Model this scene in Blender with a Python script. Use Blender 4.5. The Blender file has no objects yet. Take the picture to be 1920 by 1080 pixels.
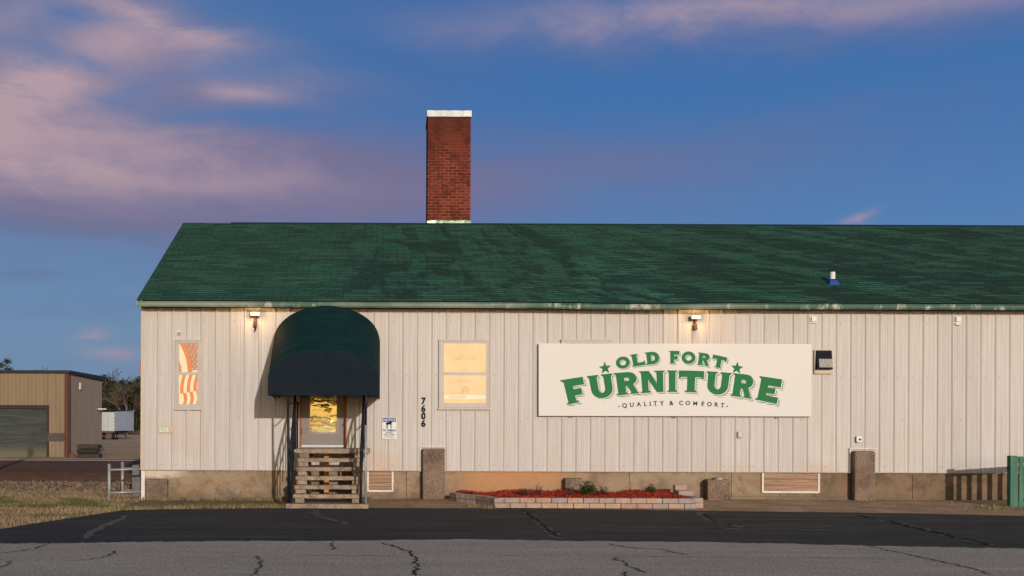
import bpy, math, random
from mathutils import Vector, Matrix
R = math.radians
random.seed(7)
scene = bpy.context.scene
col = scene.collection

# ------------------------------------------------------------------ survey: photo point -> world point at a known setback
F, H, D, TH = 2212.0, 1.57, 25.0, 0.0039      # focal (px), eye height, camera-to-facade distance, slight camera roll
def P(x, y, p=0.0):
    dx, dy = x - 730.0, y - 800.0
    u, v = dx + TH * dy, dy - TH * dx
    d = D - p
    return Vector((u * d / F, -p, H - v * d / F))
def G(x, y, z=0.0):                            # point on the ground seen at a photo point
    dx, dy = x - 730.0, y - 800.0
    u, v = dx + TH * dy, dy - TH * dx
    d = (H - z) * F / v
    return Vector((u * d / F, d - D, z))

# ------------------------------------------------------------------ object helpers
ROOT = {}
class MB:
    def __init__(s): s.v, s.f, s.m, s.uv = [], [], [], {}
    def add(s, vs, fs, mi=0):
        o = len(s.v); s.v += [tuple(q) for q in vs]
        for f in fs: s.f.append(tuple(i + o for i in f)); s.m.append(mi)
        return s
    def box(s, x0, x1, y0, y1, z0, z1, mi=0):
        if x1 < x0: x0, x1 = x1, x0
        if y1 < y0: y0, y1 = y1, y0
        if z1 < z0: z0, z1 = z1, z0
        return s.add([(x0,y0,z0),(x1,y0,z0),(x1,y1,z0),(x0,y1,z0),(x0,y0,z1),(x1,y0,z1),(x1,y1,z1),(x0,y1,z1)],
              [(0,3,2,1),(4,5,6,7),(0,1,5,4),(1,2,6,5),(2,3,7,6),(3,0,4,7)], mi)
    def hexa(s, b, t, mi=0):                    # b, t: 4 points each, counter-clockwise from above
        return s.add(list(b) + list(t), [(0,3,2,1),(4,5,6,7),(0,1,5,4),(1,2,6,5),(2,3,7,6),(3,0,4,7)], mi)
    def tube(s, pts, r, n=8, r2=None, mi=0, cap=True):
        pts = [Vector(p) for p in pts]; rings = []
        for i, p in enumerate(pts):
            a = pts[max(i-1,0)]; b = pts[min(i+1,len(pts)-1)]
            t = (b - a).normalized()
            up = Vector((0,0,1)) if abs(t.z) < .9 else Vector((1,0,0))
            e1 = t.cross(up).normalized(); e2 = e1.cross(t).normalized()
            rr = r if r2 is None else r + (r2 - r) * i / max(1, len(pts)-1)
            rings.append([p + e1*math.cos(k*2*math.pi/n)*rr + e2*math.sin(k*2*math.pi/n)*rr for k in range(n)])
        vs = [q for ring in rings for q in ring]; fs = []
        for i in range(len(pts)-1):
            for k in range(n):
                k2 = (k+1) % n
                fs.append((i*n+k2, i*n+k, (i+1)*n+k, (i+1)*n+k2))
        if cap:
            fs.append(tuple(range(n))); fs.append(tuple(reversed(range((len(pts)-1)*n, len(pts)*n))))
        return s.add(vs, fs, mi)
    def prism(s, poly, y0, y1, mi=0):           # poly of (x,z) counter-clockwise seen from the front (-y); y0 front
        n = len(poly)
        vs = [(a,y0,b) for a,b in poly] + [(a,y1,b) for a,b in poly]
        fs = [tuple(range(n)), tuple(reversed(range(n,2*n)))]
        for i in range(n):
            j = (i+1) % n; fs.append((j, i, n+i, n+j))
        return s.add(vs, fs, mi)
    def sphere(s, c, r, n=10, sz=1.0, mi=0):
        vs, fs = [], []; m = n//2
        for i in range(m+1):
            th = math.pi*i/m
            for k in range(n):
                ph = 2*math.pi*k/n
                vs.append((c[0]+r*math.sin(th)*math.cos(ph), c[1]+r*math.sin(th)*math.sin(ph), c[2]+r*sz*math.cos(th)))
        for i in range(m):
            for k in range(n):
                k2=(k+1)%n; fs.append((i*n+k, (i+1)*n+k, (i+1)*n+k2, i*n+k2))
        return s.add(vs, fs, mi)
    def build(s, name, mat, parent=None, bevel=0, smooth=False, mats=None, uvf=None):
        off = ROOT.get(parent.name, Vector((0,0,0))) if parent else Vector((0,0,0))
        me = bpy.data.meshes.new(name)
        me.from_pydata([(a-off[0], b-off[1], c-off[2]) for a,b,c in s.v], [], s.f)
        for m in (mats or [mat]): me.materials.append(m)
        for pl, mi in zip(me.polygons, s.m): pl.material_index = mi
        if smooth: me.polygons.foreach_set('use_smooth', [True]*len(me.polygons))
        if uvf:
            uv = me.uv_layers.new(name='UV')
            for lp in me.loops: uv.data[lp.index].uv = uvf(s.v[lp.vertex_index])
        me.update()
        return link(name, me, parent, bevel)
def link(name, me, parent=None, bevel=0):
    o = bpy.data.objects.new(name, me); col.objects.link(o)
    if parent:
        o.parent = parent; ROOT[o.name] = ROOT.get(parent.name, Vector((0,0,0)))
    else: ROOT[o.name] = Vector((0,0,0))
    if bevel:
        b = o.modifiers.new('bevel','BEVEL'); b.width = bevel; b.segments = 2; b.limit_method = 'ANGLE'
    return o
def thing(name, label, cat, loc, group=None):
    o = bpy.data.objects.new(name, None); col.objects.link(o)
    o.empty_display_size = .2; o.location = loc; ROOT[o.name] = Vector(loc)
    return tag(o, label, cat, group)
def tag(o, label, cat, group=None):
    o['label'] = label; o['category'] = cat
    if group: o['group'] = group
    return o
def struct(o): o['kind'] = 'structure'; return o
def stuff(o): o['kind'] = 'stuff'; return o
def copy_tree(o, parent=None):
    c = o.copy(); col.objects.link(c)
    if parent: c.parent = parent
    for ch in list(o.children): copy_tree(ch, c)
    return c

# ------------------------------------------------------------------ materials
def lin(c):
    return tuple((x/255/12.92 if x/255 <= .04045 else ((x/255+.055)/1.055)**2.4) for x in c)
class NT:
    def __init__(s, tree): s.t = tree; s.n = tree.nodes; s.l = tree.links
    def N(s, typ, props=None, **inp):
        nd = s.n.new(typ)
        for k, v in (props or {}).items(): setattr(nd, k, v)
        for k, v in inp.items():
            k2 = k.replace('_', ' ')
            if k[0] == 'i' and k[1:].isdigit(): sock = nd.inputs[int(k[1:])]
            else: sock = nd.inputs[k2]
            s.put(sock, v)
        return nd
    def put(s, sock, v):
        if isinstance(v, bpy.types.NodeSocket): s.l.new(v, sock)
        elif isinstance(v, (tuple, list)) and len(v) == 3 and sock.type == 'RGBA': sock.default_value = (*v, 1)
        else: sock.default_value = v
    def M(s, op, a, b=0.0, c=None, clamp=False):
        nd = s.N('ShaderNodeMath', {'operation': op, 'use_clamp': clamp}); s.put(nd.inputs[0], a); s.put(nd.inputs[1], b)
        if c is not None: s.put(nd.inputs[2], c)
        return nd.outputs[0]
    def mix(s, fac, a, b, mode='MIX'):
        nd = s.N('ShaderNodeMix', {'data_type': 'RGBA', 'blend_type': mode})
        s.put(nd.inputs[0], fac); s.put(nd.inputs[6], a); s.put(nd.inputs[7], b)
        return nd.outputs[2]
    def ramp(s, fac, stops, interp='LINEAR'):
        nd = s.N('ShaderNodeValToRGB'); cr = nd.color_ramp; cr.interpolation = interp
        while len(cr.elements) < len(stops): cr.elements.new(.5)
        for e, (p, c) in zip(cr.elements, stops):
            e.position = p; e.color = (*c, 1) if isinstance(c, (tuple, list)) else (c, c, c, 1)
        s.put(nd.inputs[0], fac); return nd.outputs[0]
    def sstep(s, x, a, b):
        nd = s.N('ShaderNodeMapRange', {'interpolation_type': 'SMOOTHSTEP'})
        for i, v in enumerate((x, a, b, 0.0, 1.0)): s.put(nd.inputs[i], v)
        return nd.outputs[0]
    def pos(s, scale=(1,1,1), off=(0,0,0)):
        g = s.N('ShaderNodeTexCoord').outputs['Object']
        m = s.N('ShaderNodeMapping'); s.l.new(g, m.inputs['Vector']); m.inputs['Scale'].default_value = scale
        m.inputs['Location'].default_value = off
        return m.outputs[0]
    def noise(s, vec, scale=5, detail=4, rough=.55, dist=0):
        nd = s.N('ShaderNodeTexNoise'); s.l.new(vec, nd.inputs['Vector'])
        nd.inputs['Scale'].default_value = scale; nd.inputs['Detail'].default_value = detail
        nd.inputs['Roughness'].default_value = rough; nd.inputs['Distortion'].default_value = dist
        return nd.outputs['Fac']
    def xyz(s, vec):
        nd = s.N('ShaderNodeSeparateXYZ'); s.l.new(vec, nd.inputs[0]); return nd.outputs
def newmat(name):
    m = bpy.data.materials.new(name); m.use_nodes = True
    t = NT(m.node_tree); b = m.node_tree.nodes['Principled BSDF']
    return m, t, b
def bump(t, b, h, strength=.3, dist=.01):
    nd = t.N('ShaderNodeBump'); t.put(nd.inputs['Height'], h)
    nd.inputs['Strength'].default_value = strength; nd.inputs['Distance'].default_value = dist
    t.l.new(nd.outputs[0], b.inputs['Normal'])
def simple(name, c, rough=.6, metal=0, var=.18, scale=6, stretch=(1,1,1), bmp=0, bscale=40, spec=.12, emit=None, es=0):
    """colour with two scales of mottling and optional fine bump"""
    m, t, b = newmat(name)
    v = t.pos(stretch)
    n1 = t.noise(v, scale, 5, .6); n2 = t.noise(v, scale*9, 3, .6)
    f = t.M('ADD', t.M('MULTIPLY', n1, .7), t.M('MULTIPLY', n2, .3))
    lo = tuple(x*(1-var*1.6) for x in c); hi = tuple(min(1, x*(1+var*1.6)) for x in c)
    t.l.new(t.ramp(f, [(.25, lo), (.75, hi)]), b.inputs['Base Color'])
    b.inputs['Roughness'].default_value = rough; b.inputs['Metallic'].default_value = metal
    b.inputs['Specular IOR Level'].default_value = spec
    if bmp: bump(t, b, t.noise(t.pos(), bscale, 4, .6), bmp, .01)
    if emit:
        b.inputs['Emission Color'].default_value = (*emit, 1); b.inputs['Emission Strength'].default_value = es
    return m

MAT = {}
# painted steel siding: faint vertical streaks, rust and grime in soft patches
m, t, b = newmat('siding'); MAT['siding'] = m
v = t.pos()
st = t.noise(t.pos((9, 9, .35)), 1.6, 5, .6)
bl = t.noise(t.pos((.5,.5,.7)), 1.3, 5, .62)
c = t.mix(t.sstep(st, .35, .75), (.358,.325,.312), (.408,.372,.360))
pw = t.N('ShaderNodeTexWhiteNoise', {'noise_dimensions':'1D'}); t.l.new(t.M('FLOOR', t.M('DIVIDE', t.M('ADD', t.xyz(v)[0], 8.93), .918)), pw.inputs['W'])
c = t.mix(1.0, c, t.ramp(pw.outputs['Value'], [(0, .945), (1, 1.03)]), 'MULTIPLY')       # sheets faded a little differently
rs_ = t.noise(t.pos((11,11,.55),(2,0,0)), 1.9, 3, .6)
c = t.mix(t.M('MULTIPLY', t.sstep(rs_, .64, .74), .30), c, (.27,.155,.085))
z = t.xyz(v)[2]
pat = t.M('MULTIPLY', t.sstep(bl, .50, .68), t.M('SUBTRACT', 1.0, t.sstep(z, .6, 2.2)))
c = t.mix(t.M('MULTIPLY', pat, .42), c, (.38,.265,.18))
c = t.mix(t.M('MULTIPLY', t.sstep(t.noise(t.pos((14,14,.9)), 2.2, 4, .7), .6, .8), .22), c, (.26,.2,.15))
t.l.new(c, b.inputs['Base Color']); b.inputs['Roughness'].default_value = .6; b.inputs['Specular IOR Level'].default_value = .1
bump(t, b, t.noise(t.pos((1,1,.4)), 3, 3, .5), .12, .02)
MAT['siding_trim'] = simple('siding_trim', (.36,.30,.25), .5, var=.1, scale=3)
MAT['flash_white'] = simple('flash_white', (.47,.44,.41), .5, var=.1)
# cast concrete foundation with brown damp and form marks
def concrete(name, base, brown, dark, bf=.5, ag=.5, damp=False):
    m, t, b = newmat(name); v = t.pos()
    n1 = t.noise(t.pos((.7,.7,1.4)), 1.6, 6, .62); n2 = t.noise(t.pos((1,1,1), (5,3,1)), 3.5, 7, .74); n3 = t.noise(v, 62, 3, .7)
    c = t.mix(t.sstep(n1, .40, .62), base, brown)
    c = t.mix(t.M('MULTIPLY', t.sstep(n2, .47, .64), bf), c, dark)
    if damp:                                  # long brown damp stain along the right half, orange clay wash in the middle, limewash at the far left top
        px_, _, pz_ = t.xyz(v); px_ = t.M('ADD', px_, 4.0)          # the building's origin lies at x = 4
        c = t.mix(t.M('MULTIPLY', t.sstep(t.M('ADD', px_, t.M('MULTIPLY', n1, 3.0)), 8.8, 10.8), .58), c, t.mix(t.sstep(n2, .42, .58), (.125,.066,.032), (.060,.042,.028)))
        k = t.M('MULTIPLY', t.sstep(px_, 1.0, 2.2), t.M('SUBTRACT', 1.0, t.sstep(px_, 2.9, 4.6)))
        c = t.mix(t.M('MULTIPLY', t.M('MULTIPLY', k, t.M('MULTIPLY_ADD', t.sstep(t.M('ADD', n1, t.M('MULTIPLY', pz_, .35)), .46, .68), .65, .25)), 1.0), c, (.37,.185,.085))
        lw = t.M('MULTIPLY', t.sstep(t.M('ADD', pz_, t.M('MULTIPLY', n2, .35)), .62, .74), t.M('SUBTRACT', 1.0, t.sstep(px_, -4.7, -4.1)))
        c = t.mix(lw, c, (.44,.37,.30))
        c = t.mix(t.M('MULTIPLY', t.sstep(t.M('SUBTRACT', t.M('MULTIPLY', n2, .3), pz_), -.10, .08), .55), c, dark)
    c = t.mix(t.sstep(n3, .35, .75), t.mix(1.0, c, (1-ag*.6,)*3, 'MULTIPLY'), t.mix(1.0, c, (1+ag*.35,)*3, 'MULTIPLY'))
    t.l.new(c, b.inputs['Base Color']); b.inputs['Roughness'].default_value = .9; b.inputs['Specular IOR Level'].default_value = .2
    h = t.M('ADD', t.M('MULTIPLY', n3, .6), n2)
    bump(t, b, h, .45, .015); return m
MAT['foundation'] = concrete('foundation', (.250,.182,.128), (.222,.150,.098), (.115,.088,.062),   .70, .45, True)
MAT['pier'] = concrete('pier', (.21,.15,.115), (.185,.12,.085), (.095,.072,.055), .7, 1.1)
MAT['step'] = concrete('step', (.32,.24,.185), (.27,.195,.14), (.11,.085,.06), .7, 1.0)
MAT['walk'] = concrete('walk', (.42,.275,.165), (.34,.20,.105), (.18,.12,.075), .7, 1.0)
# road asphalt
def asphalt(name, a, c2, speck, sp_amt, bs=.6):
    m, t, b = newmat(name); v = t.pos()
    n1 = t.noise(t.pos((.35,1.6,1)), 1.1, 6, .65); n2 = t.noise(v, 34, 3, .75); n3 = t.noise(t.pos((.12,2.4,1)), 2.0, 5, .65)
    c = t.mix(t.sstep(n1, .35, .7), a, c2)
    c = t.mix(t.M('MULTIPLY', t.sstep(n3, .55, .74), .55), c, speck)
    vo = t.N('ShaderNodeTexVoronoi'); t.l.new(v, vo.inputs['Vector']); vo.inputs['Scale'].default_value = 75
    c = t.mix(t.M('MULTIPLY', t.sstep(vo.outputs['Color'], .60, .95), sp_amt), c, speck)
    c = t.mix(t.sstep(n2, .25, .8), t.mix(1.0, c, (.42,)*3, 'MULTIPLY'), t.mix(1.0, c, (1.55,)*3, 'MULTIPLY'))
    t.l.new(c, b.inputs['Base Color']); b.inputs['Roughness'].default_value = .9; b.inputs['Specular IOR Level'].default_value = .15
    bump(t, b, n2, bs, .02); return m
MAT['road'] = asphalt('road', (.30,.24,.185), (.36,.295,.232), (.50,.44,.38), .55, .8)
MAT['lot'] = asphalt('lot', (.019,.0175,.0165), (.042,.037,.032), (.16,.135,.11), .30, .6)
MAT['crack'] = simple('crack', (.016,.014,.013), 1, var=.3, spec=.05)
MAT['crack_edge'] = simple('crack_edge', (.20,.165,.135), 1, var=.4, scale=9, spec=.05)
MAT['dust'] = simple('dust', (.115,.098,.078), 1, var=.35, scale=8, spec=.1)
# green asphalt shingles: UV = (along eave, up the slope)
m, t, b = newmat('shingles'); MAT['shingles'] = m
uv = t.N('ShaderNodeUVMap').outputs[0]
br = t.N('ShaderNodeTexBrick', {'offset': .5}); t.l.new(uv, br.inputs['Vector'])
for k, vv in (('Scale',1.0),('Mortar Size',.010),('Mortar Smooth',.2),('Bias',0.0),('Brick Width',.33),('Row Height',.143)): br.inputs[k].default_value = vv
t.put(br.inputs['Color1'], (0,0,0)); t.put(br.inputs['Color2'], (1,1,1)); t.put(br.inputs['Mortar'], (.5,.5,.5))
sx = t.xyz(uv); sk = t.M('ADD', sx[0], t.M('MULTIPLY', sx[1], t.M('MULTIPLY', t.sstep(sx[0], -1.0, 7.5), 1.35)))
cv = t.N('ShaderNodeCombineXYZ', None, X=t.M('MULTIPLY', sk, .95), Y=t.M('MULTIPLY', sx[1], .30)).outputs[0]
pn = t.noise(cv, 1.05, 4, .6)
cv2 = t.N('ShaderNodeCombineXYZ', None, X=t.M('MULTIPLY', sx[0], .9), Y=t.M('MULTIPLY', sx[1], 4.0)).outputs[0]
rn = t.noise(cv2, 1.8, 4, .65)
xr = t.sstep(sx[0], -2.6, .2)                       # weathered lighter at the old end, patchier along the building
d_ = t.mix(t.sstep(br.outputs['Color'], 0, 1), (.0050,.025,.016), (.008,.035,.0225))
l_ = t.mix(t.sstep(br.outputs['Color'], 0, 1), (.016,.072,.045), (.026,.096,.061))
ta = t.M('MULTIPLY_ADD', t.sstep(sx[0], 1.0, 6.5), .085, .435)
pm = t.sstep(t.M('SUBTRACT', pn, ta), -.035, .045)
cv7 = t.N('ShaderNodeCombineXYZ', None, X=t.M('ADD', sx[0], 11.3), Y=t.M('MULTIPLY', sx[1], .55)).outputs[0]
n7 = t.noise(cv7, 1.15, 3, .55)
wd = t.M('MULTIPLY', t.M('MULTIPLY', t.sstep(sx[0], -1.6, -.6), t.M('SUBTRACT', 1.0, t.sstep(sx[0], 4.5, 7.0))), t.M('MULTIPLY', t.sstep(sx[1], .25, .7), t.M('SUBTRACT', 1.0, t.sstep(sx[1], 4.2, 5.2))))
pm = t.M('MULTIPLY', pm, t.M('SUBTRACT', 1.0, t.M('MULTIPLY', wd, t.sstep(n7, .50, .58))))
c = t.mix(t.M('MULTIPLY_ADD', xr, t.M('SUBTRACT', pm, .74), .74, clamp=True), d_, l_)
c = t.mix(t.M('MULTIPLY', t.sstep(rn, .56, .75), .5), c, (.036,.112,.072))
c = t.mix(t.M('MULTIPLY', t.sstep(rn, .40, .25), .6), c, (.012,.032,.023))
c = t.mix(t.sstep(br.outputs['Fac'], 0, 1), c, (.006,.014,.011))
cw = t.N('ShaderNodeCombineXYZ', None, X=t.M('FLOOR', t.M('ADD', t.M('DIVIDE', sx[0], .55), t.M('MULTIPLY', t.M('FLOOR', t.M('DIVIDE', sx[1], .143)), .37))), Y=t.M('FLOOR', t.M('DIVIDE', sx[1], .143))).outputs[0]
wn = t.N('ShaderNodeTexWhiteNoise', {'noise_dimensions':'2D'}); t.l.new(cw, wn.inputs['Vector'])
c = t.mix(t.M('MULTIPLY', t.sstep(wn.outputs['Value'], .62, 1.0), .42), c, (.048,.135,.090))
c = t.mix(t.M('MULTIPLY', t.sstep(wn.outputs['Value'], .35, .0), .60), c, (.009,.025,.018))
gn = t.noise(t.pos(), 130, 2, .7)
c = t.mix(t.sstep(gn, .3, .7), t.mix(1.0, c, (.75,)*3, 'MULTIPLY'), t.mix(1.0, c, (1.25,)*3, 'MULTIPLY'))
t.l.new(c, b.inputs['Base Color']); b.inputs['Roughness'].default_value = .92; b.inputs['Specular IOR Level'].default_value = .2
bump(t, b, t.M('SUBTRACT', gn, t.M('MULTIPLY', br.outputs['Fac'], 1.2)), .5, .012)
# gutter: faded green enamel, dented; wavy white highlights painted into the colour
m, t, b = newmat('gutter'); MAT['gutter'] = m
n = t.noise(t.pos((.8,1,1)), 1.3, 4, .6)
w = t.noise(t.pos((5.5,1,2.0), (0,0,0)), 1.0, 3, .6, .4)
c = t.mix(t.M('MULTIPLY', t.sstep(w, .50, .68), t.sstep(n, .42, .60)), (.040,.088,.068), (.36,.36,.32))
c = t.mix(t.M('MULTIPLY', t.M('MULTIPLY', t.sstep(t.noise(t.pos((.4,1,1),(3,0,0)), 1.1, 3), .34, .56), t.M('SUBTRACT', 1.0, t.sstep(t.xyz(t.pos())[0], 2.2, 4.6))), .75), c, (.20,.21,.175))
t.l.new(c, b.inputs['Base Color']); b.inputs['Roughness'].default_value = .6; b.inputs['Specular IOR Level'].default_value = .15
bump(t, b, t.noise(t.pos((3,3,6)), 1.6, 2, .5), .5, .03)
# chimney brick
m, t, b = newmat('brick'); MAT['brick'] = m
v = t.pos(); xyz = t.xyz(v)
bv = t.N('ShaderNodeCombineXYZ', None, X=t.M('ADD', xyz[0], xyz[1]), Y=xyz[2]).outputs[0]
br = t.N('ShaderNodeTexBrick', {'offset': .5}); t.l.new(bv, br.inputs['Vector'])
for k, vv in (('Scale',1.0),('Mortar Size',.009),('Mortar Smooth',.15),('Brick Width',.215),('Row Height',.076)): br.inputs[k].default_value = vv
t.put(br.inputs['Color1'], (.130,.024,.014)); t.put(br.inputs['Color2'], (.070,.0135,.009)); t.put(br.inputs['Mortar'], (.16,.068,.045))
so = t.noise(t.pos((1,1,.8)), 2.6, 6, .7)
mo = t.mix(t.sstep(xyz[2], 8.0, 9.2), br.outputs['Color'], t.mix(br.outputs['Fac'], br.outputs['Color'], (.075,.035,.025)))
c = t.mix(t.M('MULTIPLY', t.sstep(so, .46, .62), .7), mo, (.042,.013,.010))
c = t.mix(t.M('MULTIPLY', t.sstep(xyz[2], 8.5, 9.7), .55), c, (.050,.014,.011))
c = t.mix(t.M('MULTIPLY', t.sstep(t.noise(v, 19, 3, .7), .62, .74), .6), c, (.03,.014,.011))
t.l.new(c, b.inputs['Base Color']); b.inputs['Roughness'].default_value = .95; b.inputs['Specular IOR Level'].default_value = .08
bump(t, b, t.M('ADD', t.M('MULTIPLY', br.outputs['Fac'], -1.0), t.M('MULTIPLY', so, .5)), .6, .015)
MAT['tin'] = simple('tin', (.40,.43,.45), .6, .1, .12, 4, bmp=.35, bscale=7)
MAT['galv'] = simple('galv', (.24,.235,.23), .5, .3, .15, 8)
MAT['canvas'] = simple('canvas', (.0040,.0185,.0185), .75, var=.22, scale=3, bmp=.3, bscale=160, spec=.08)
MAT['canvas_front'] = simple('canvas_front', (.0085,.0125,.0185), .9, var=.15, scale=4, bmp=.3, bscale=160, spec=.03)
MAT['black_metal'] = simple('black_metal', (.012,.013,.017), .45, .1, .2, 8)
MAT['dark_soffit'] = simple('dark_soffit', (.022,.016,.012), .8)  # near-black tone puts the eave's shade into the board colour
MAT['frame_beige'] = simple('frame_beige', (.36,.31,.275), .45, var=.06)
MAT['frame_grey'] = simple('frame_grey', (.33,.305,.285), .4, var=.05)
MAT['door_grey'] = simple('door_grey', (.165,.135,.13), .5, var=.08, scale=2)
MAT['door_brown'] = simple('door_brown', (.22,.075,.035), .55, var=.15)
MAT['wood'] = simple('wood', (.235,.145,.100), .85, var=.4, scale=1.6, stretch=(.7,1,14), bmp=.25, bscale=20)
MAT['wood_orange'] = simple('wood_orange', (.42,.17,.05), .8, var=.2)
MAT['white_paint'] = simple('white_paint', (.46,.42,.38), .5, var=.14, scale=7)
MAT['plastic_white'] = simple('plastic_white', (.48,.475,.475), .4, var=.04)
MAT['lens_black'] = simple('lens_black', (.01,.01,.012), .15, var=.05)
MAT['fence_green'] = simple('fence_green', (.050,.118,.085), .75, var=.3, scale=3, stretch=(4,4,.6), bmp=.3, bscale=30)
MAT['sign_white'] = simple('sign_white', (.475,.452,.437), .7, var=.015, scale=.8, spec=.05)
MAT['sign_green'] = simple('sign_green', (.024,.122,.048), .8, var=.03, spec=.03)
MAT['sign_dark'] = simple('sign_dark', (.012,.055,.032), .8, var=.03, spec=.03)
MAT['sign_shade'] = simple('sign_shade', (.20,.25,.21), .8, var=.03, spec=.03)
MAT['ink'] = simple('ink', (.010,.009,.009), .9, var=.05, spec=.03)
MAT['ink_grey'] = simple('ink_grey', (.16,.15,.15), .5, var=.05)
MAT['notice_blue'] = simple('notice_blue', (.018,.055,.20), .4, var=.04)
MAT['notice_white'] = simple('notice_white', (.47,.48,.51), .4, var=.03)
MAT['plate_tan'] = simple('plate_tan', (.36,.29,.21), .5, var=.1)
MAT['mint'] = simple('mint', (.36,.50,.38), .4, var=.05)
MAT['lamp_brown'] = simple('lamp_brown', (.065,.026,.018), .5, var=.1)
MAT['orange'] = simple('orange', (.42,.10,.03), .6, var=.15)
MAT['blue_flash'] = simple('blue_flash', (.015,.05,.19), .5, var=.15)
MAT['barn_tan'] = simple('barn_tan', (.165,.117,.075), .55, var=.12, scale=.6, stretch=(6,6,.5))
MAT['barn_side'] = simple('barn_side', (.17,.132,.108), .55, var=.12, scale=.6, stretch=(6,6,.5))
MAT['rust_brown'] = simple('rust_brown', (.075,.028,.020), .6, var=.2)
MAT['barn_roof'] = simple('barn_roof', (.018,.018,.02), .5, var=.2)
MAT['tar'] = simple('tar', (.022,.019,.016), .9, var=.4, scale=4, bmp=.5, bscale=15)
MAT['tie_end'] = simple('tie_end', (.040,.032,.026), .95, var=.4, scale=9)
MAT['rubble'] = simple('rubble', (.11,.05,.03), .95, var=.4, scale=3, bmp=.6, bscale=9)
MAT['trailer_white'] = simple('trailer_white', (.30,.31,.30), .5, var=.08, scale=.8)
MAT['trailer_side'] = simple('trailer_side', (.34,.37,.42), .4, .2, .08, .8)  # bluish tint of the shaded side is put into the colour
MAT['tyre'] = simple('tyre', (.012,.012,.013), .9)
MAT['rail_steel'] = simple('rail_steel', (.042,.022,.016), .5, .3, .3, 3)
MAT['ballast'] = simple('ballast', (.080,.036,.021), 1, var=.5, scale=2.5, bmp=1, bscale=9)
MAT['mulch'] = simple('mulch', (.31,.036,.018), .9, var=.6, scale=14, bmp=.9, bscale=30)
MAT['leaf'] = simple('leaf', (.065,.10,.028), .6, var=.4, scale=12)
MAT['leaf_dead'] = simple('leaf_dead', (.085,.032,.026), .8, var=.4, scale=12)
MAT['stem'] = simple('stem', (.06,.035,.02), .9)
def block_mat(i, c): MAT['block%d' % i] = simple('block%d' % i, c, .9, var=.22, scale=9, bmp=.5, bscale=45)
for i, c in enumerate([(.29,.20,.165), (.25,.185,.16), (.32,.21,.155), (.27,.17,.13), (.23,.19,.175)]): block_mat(i, c)
MAT['bark'] = simple('bark', (.075,.058,.05), .95, var=.3)
MAT['bark_pale'] = simple('bark_pale', (.17,.125,.11), .95, var=.3)
MAT['ever_a'] = simple('ever_a', (.024,.028,.011), .8, var=.55, scale=.55)
MAT['ever_b'] = simple('ever_b', (.038,.035,.015), .8, var=.55, scale=.55)
MAT['twig'] = simple('twig', (.075,.050,.045), .95, var=.4, scale=.5)
# roll-up door
m, t, b = newmat('shutter'); MAT['shutter'] = m; b.inputs['Specular IOR Level'].default_value = .1
z = t.xyz(t.pos())[2]
n = t.noise(t.pos((.5,1,6)), 1.5, 4, .6)
c = t.mix(t.sstep(n, .3, .7), (.040,.044,.044), (.066,.071,.068))
c = t.mix(t.M('MULTIPLY', t.sstep(t.M('ADD', z, t.M('MULTIPLY', n, .5)), .95, .2), .7), c, (.17,.145,.085))
t.l.new(c, b.inputs['Base Color']); b.inputs['Roughness'].default_value = .5
# ground: dead turf, red dirt, gravel by place
m, t, b = newmat('ground'); MAT['ground'] = m
v = t.pos(); x, y, z = t.xyz(v)
n1 = t.noise(v, .55, 6, .65); n2 = t.noise(v, 9, 5, .7); n3 = t.noise(t.pos((.4,1.6,1)), .5, 5, .6); n4 = t.noise(v, 32, 3, .7)
yj = t.M('ADD', y, t.M('MULTIPLY', t.M('SUBTRACT', n3, .5), 2.4))
turf = t.mix(t.sstep(n2, .3, .7), (.12,.078,.040), (.27,.19,.115))
turf = t.mix(t.M('MULTIPLY', t.sstep(n1, .52, .64), .7), turf, (.055,.055,.020))
grav = t.mix(t.sstep(n4, .40, .62), (.045,.028,.020), (.15,.10,.075))
dirt = t.mix(t.sstep(n2, .3, .7), (.105,.043,.022), (.175,.080,.044))
dirt = t.mix(t.M('MULTIPLY', t.sstep(n3, .48, .6), .5), dirt, (.16,.105,.06))
far = t.mix(t.sstep(n3, .38, .62), (.54,.33,.185), (.33,.22,.115))
far = t.mix(t.M('MULTIPLY', t.sstep(n1, .5, .66), .5), far, (.40,.23,.15))
c = t.mix(t.sstep(yj, 2.2, 2.9), turf, grav)
c = t.mix(t.sstep(yj, 8.0, 9.5), c, dirt)
c = t.mix(t.sstep(yj, 28.5, 31), c, far)
t.l.new(c, b.inputs['Base Color']); b.inputs['Roughness'].default_value = 1; b.inputs['Specular IOR Level'].default_value = .1
bump(t, b, t.M('ADD', n2, n4), .9, .05)
# grass blades: straw with green patches
m, t, b = newmat('grass'); MAT['grass'] = m
v = t.pos(); n1 = t.noise(v, .55, 6, .65); n2 = t.noise(v, 20, 2, .6)
gp = t.M('EXPONENT', t.M('MULTIPLY', t.M('POWER', t.M('DIVIDE', t.M('ADD', t.xyz(v)[1], 1.3), 1.7), 2.0), -1.0))
n3 = t.noise(t.pos((.35,1,1)), .9, 5, .65)
c = t.mix(t.sstep(n2, .3, .7), (.13,.082,.042), (.31,.22,.135))
c = t.mix(t.M('MULTIPLY', t.sstep(t.M('ADD', n1, t.M('MULTIPLY', gp, .10)), .53, .63), .9), c, (.050,.066,.018))
c = t.mix(t.M('MULTIPLY', t.sstep(n3, .52, .66), .6), c, (.10,.065,.03))
t.l.new(c, b.inputs['Base Color']); b.inputs['Roughness'].default_value = .9; b.inputs['Specular IOR Level'].default_value = .1
MAT['weed'] = simple('weed', (.17,.135,.062), .9, var=.6, scale=5)
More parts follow.
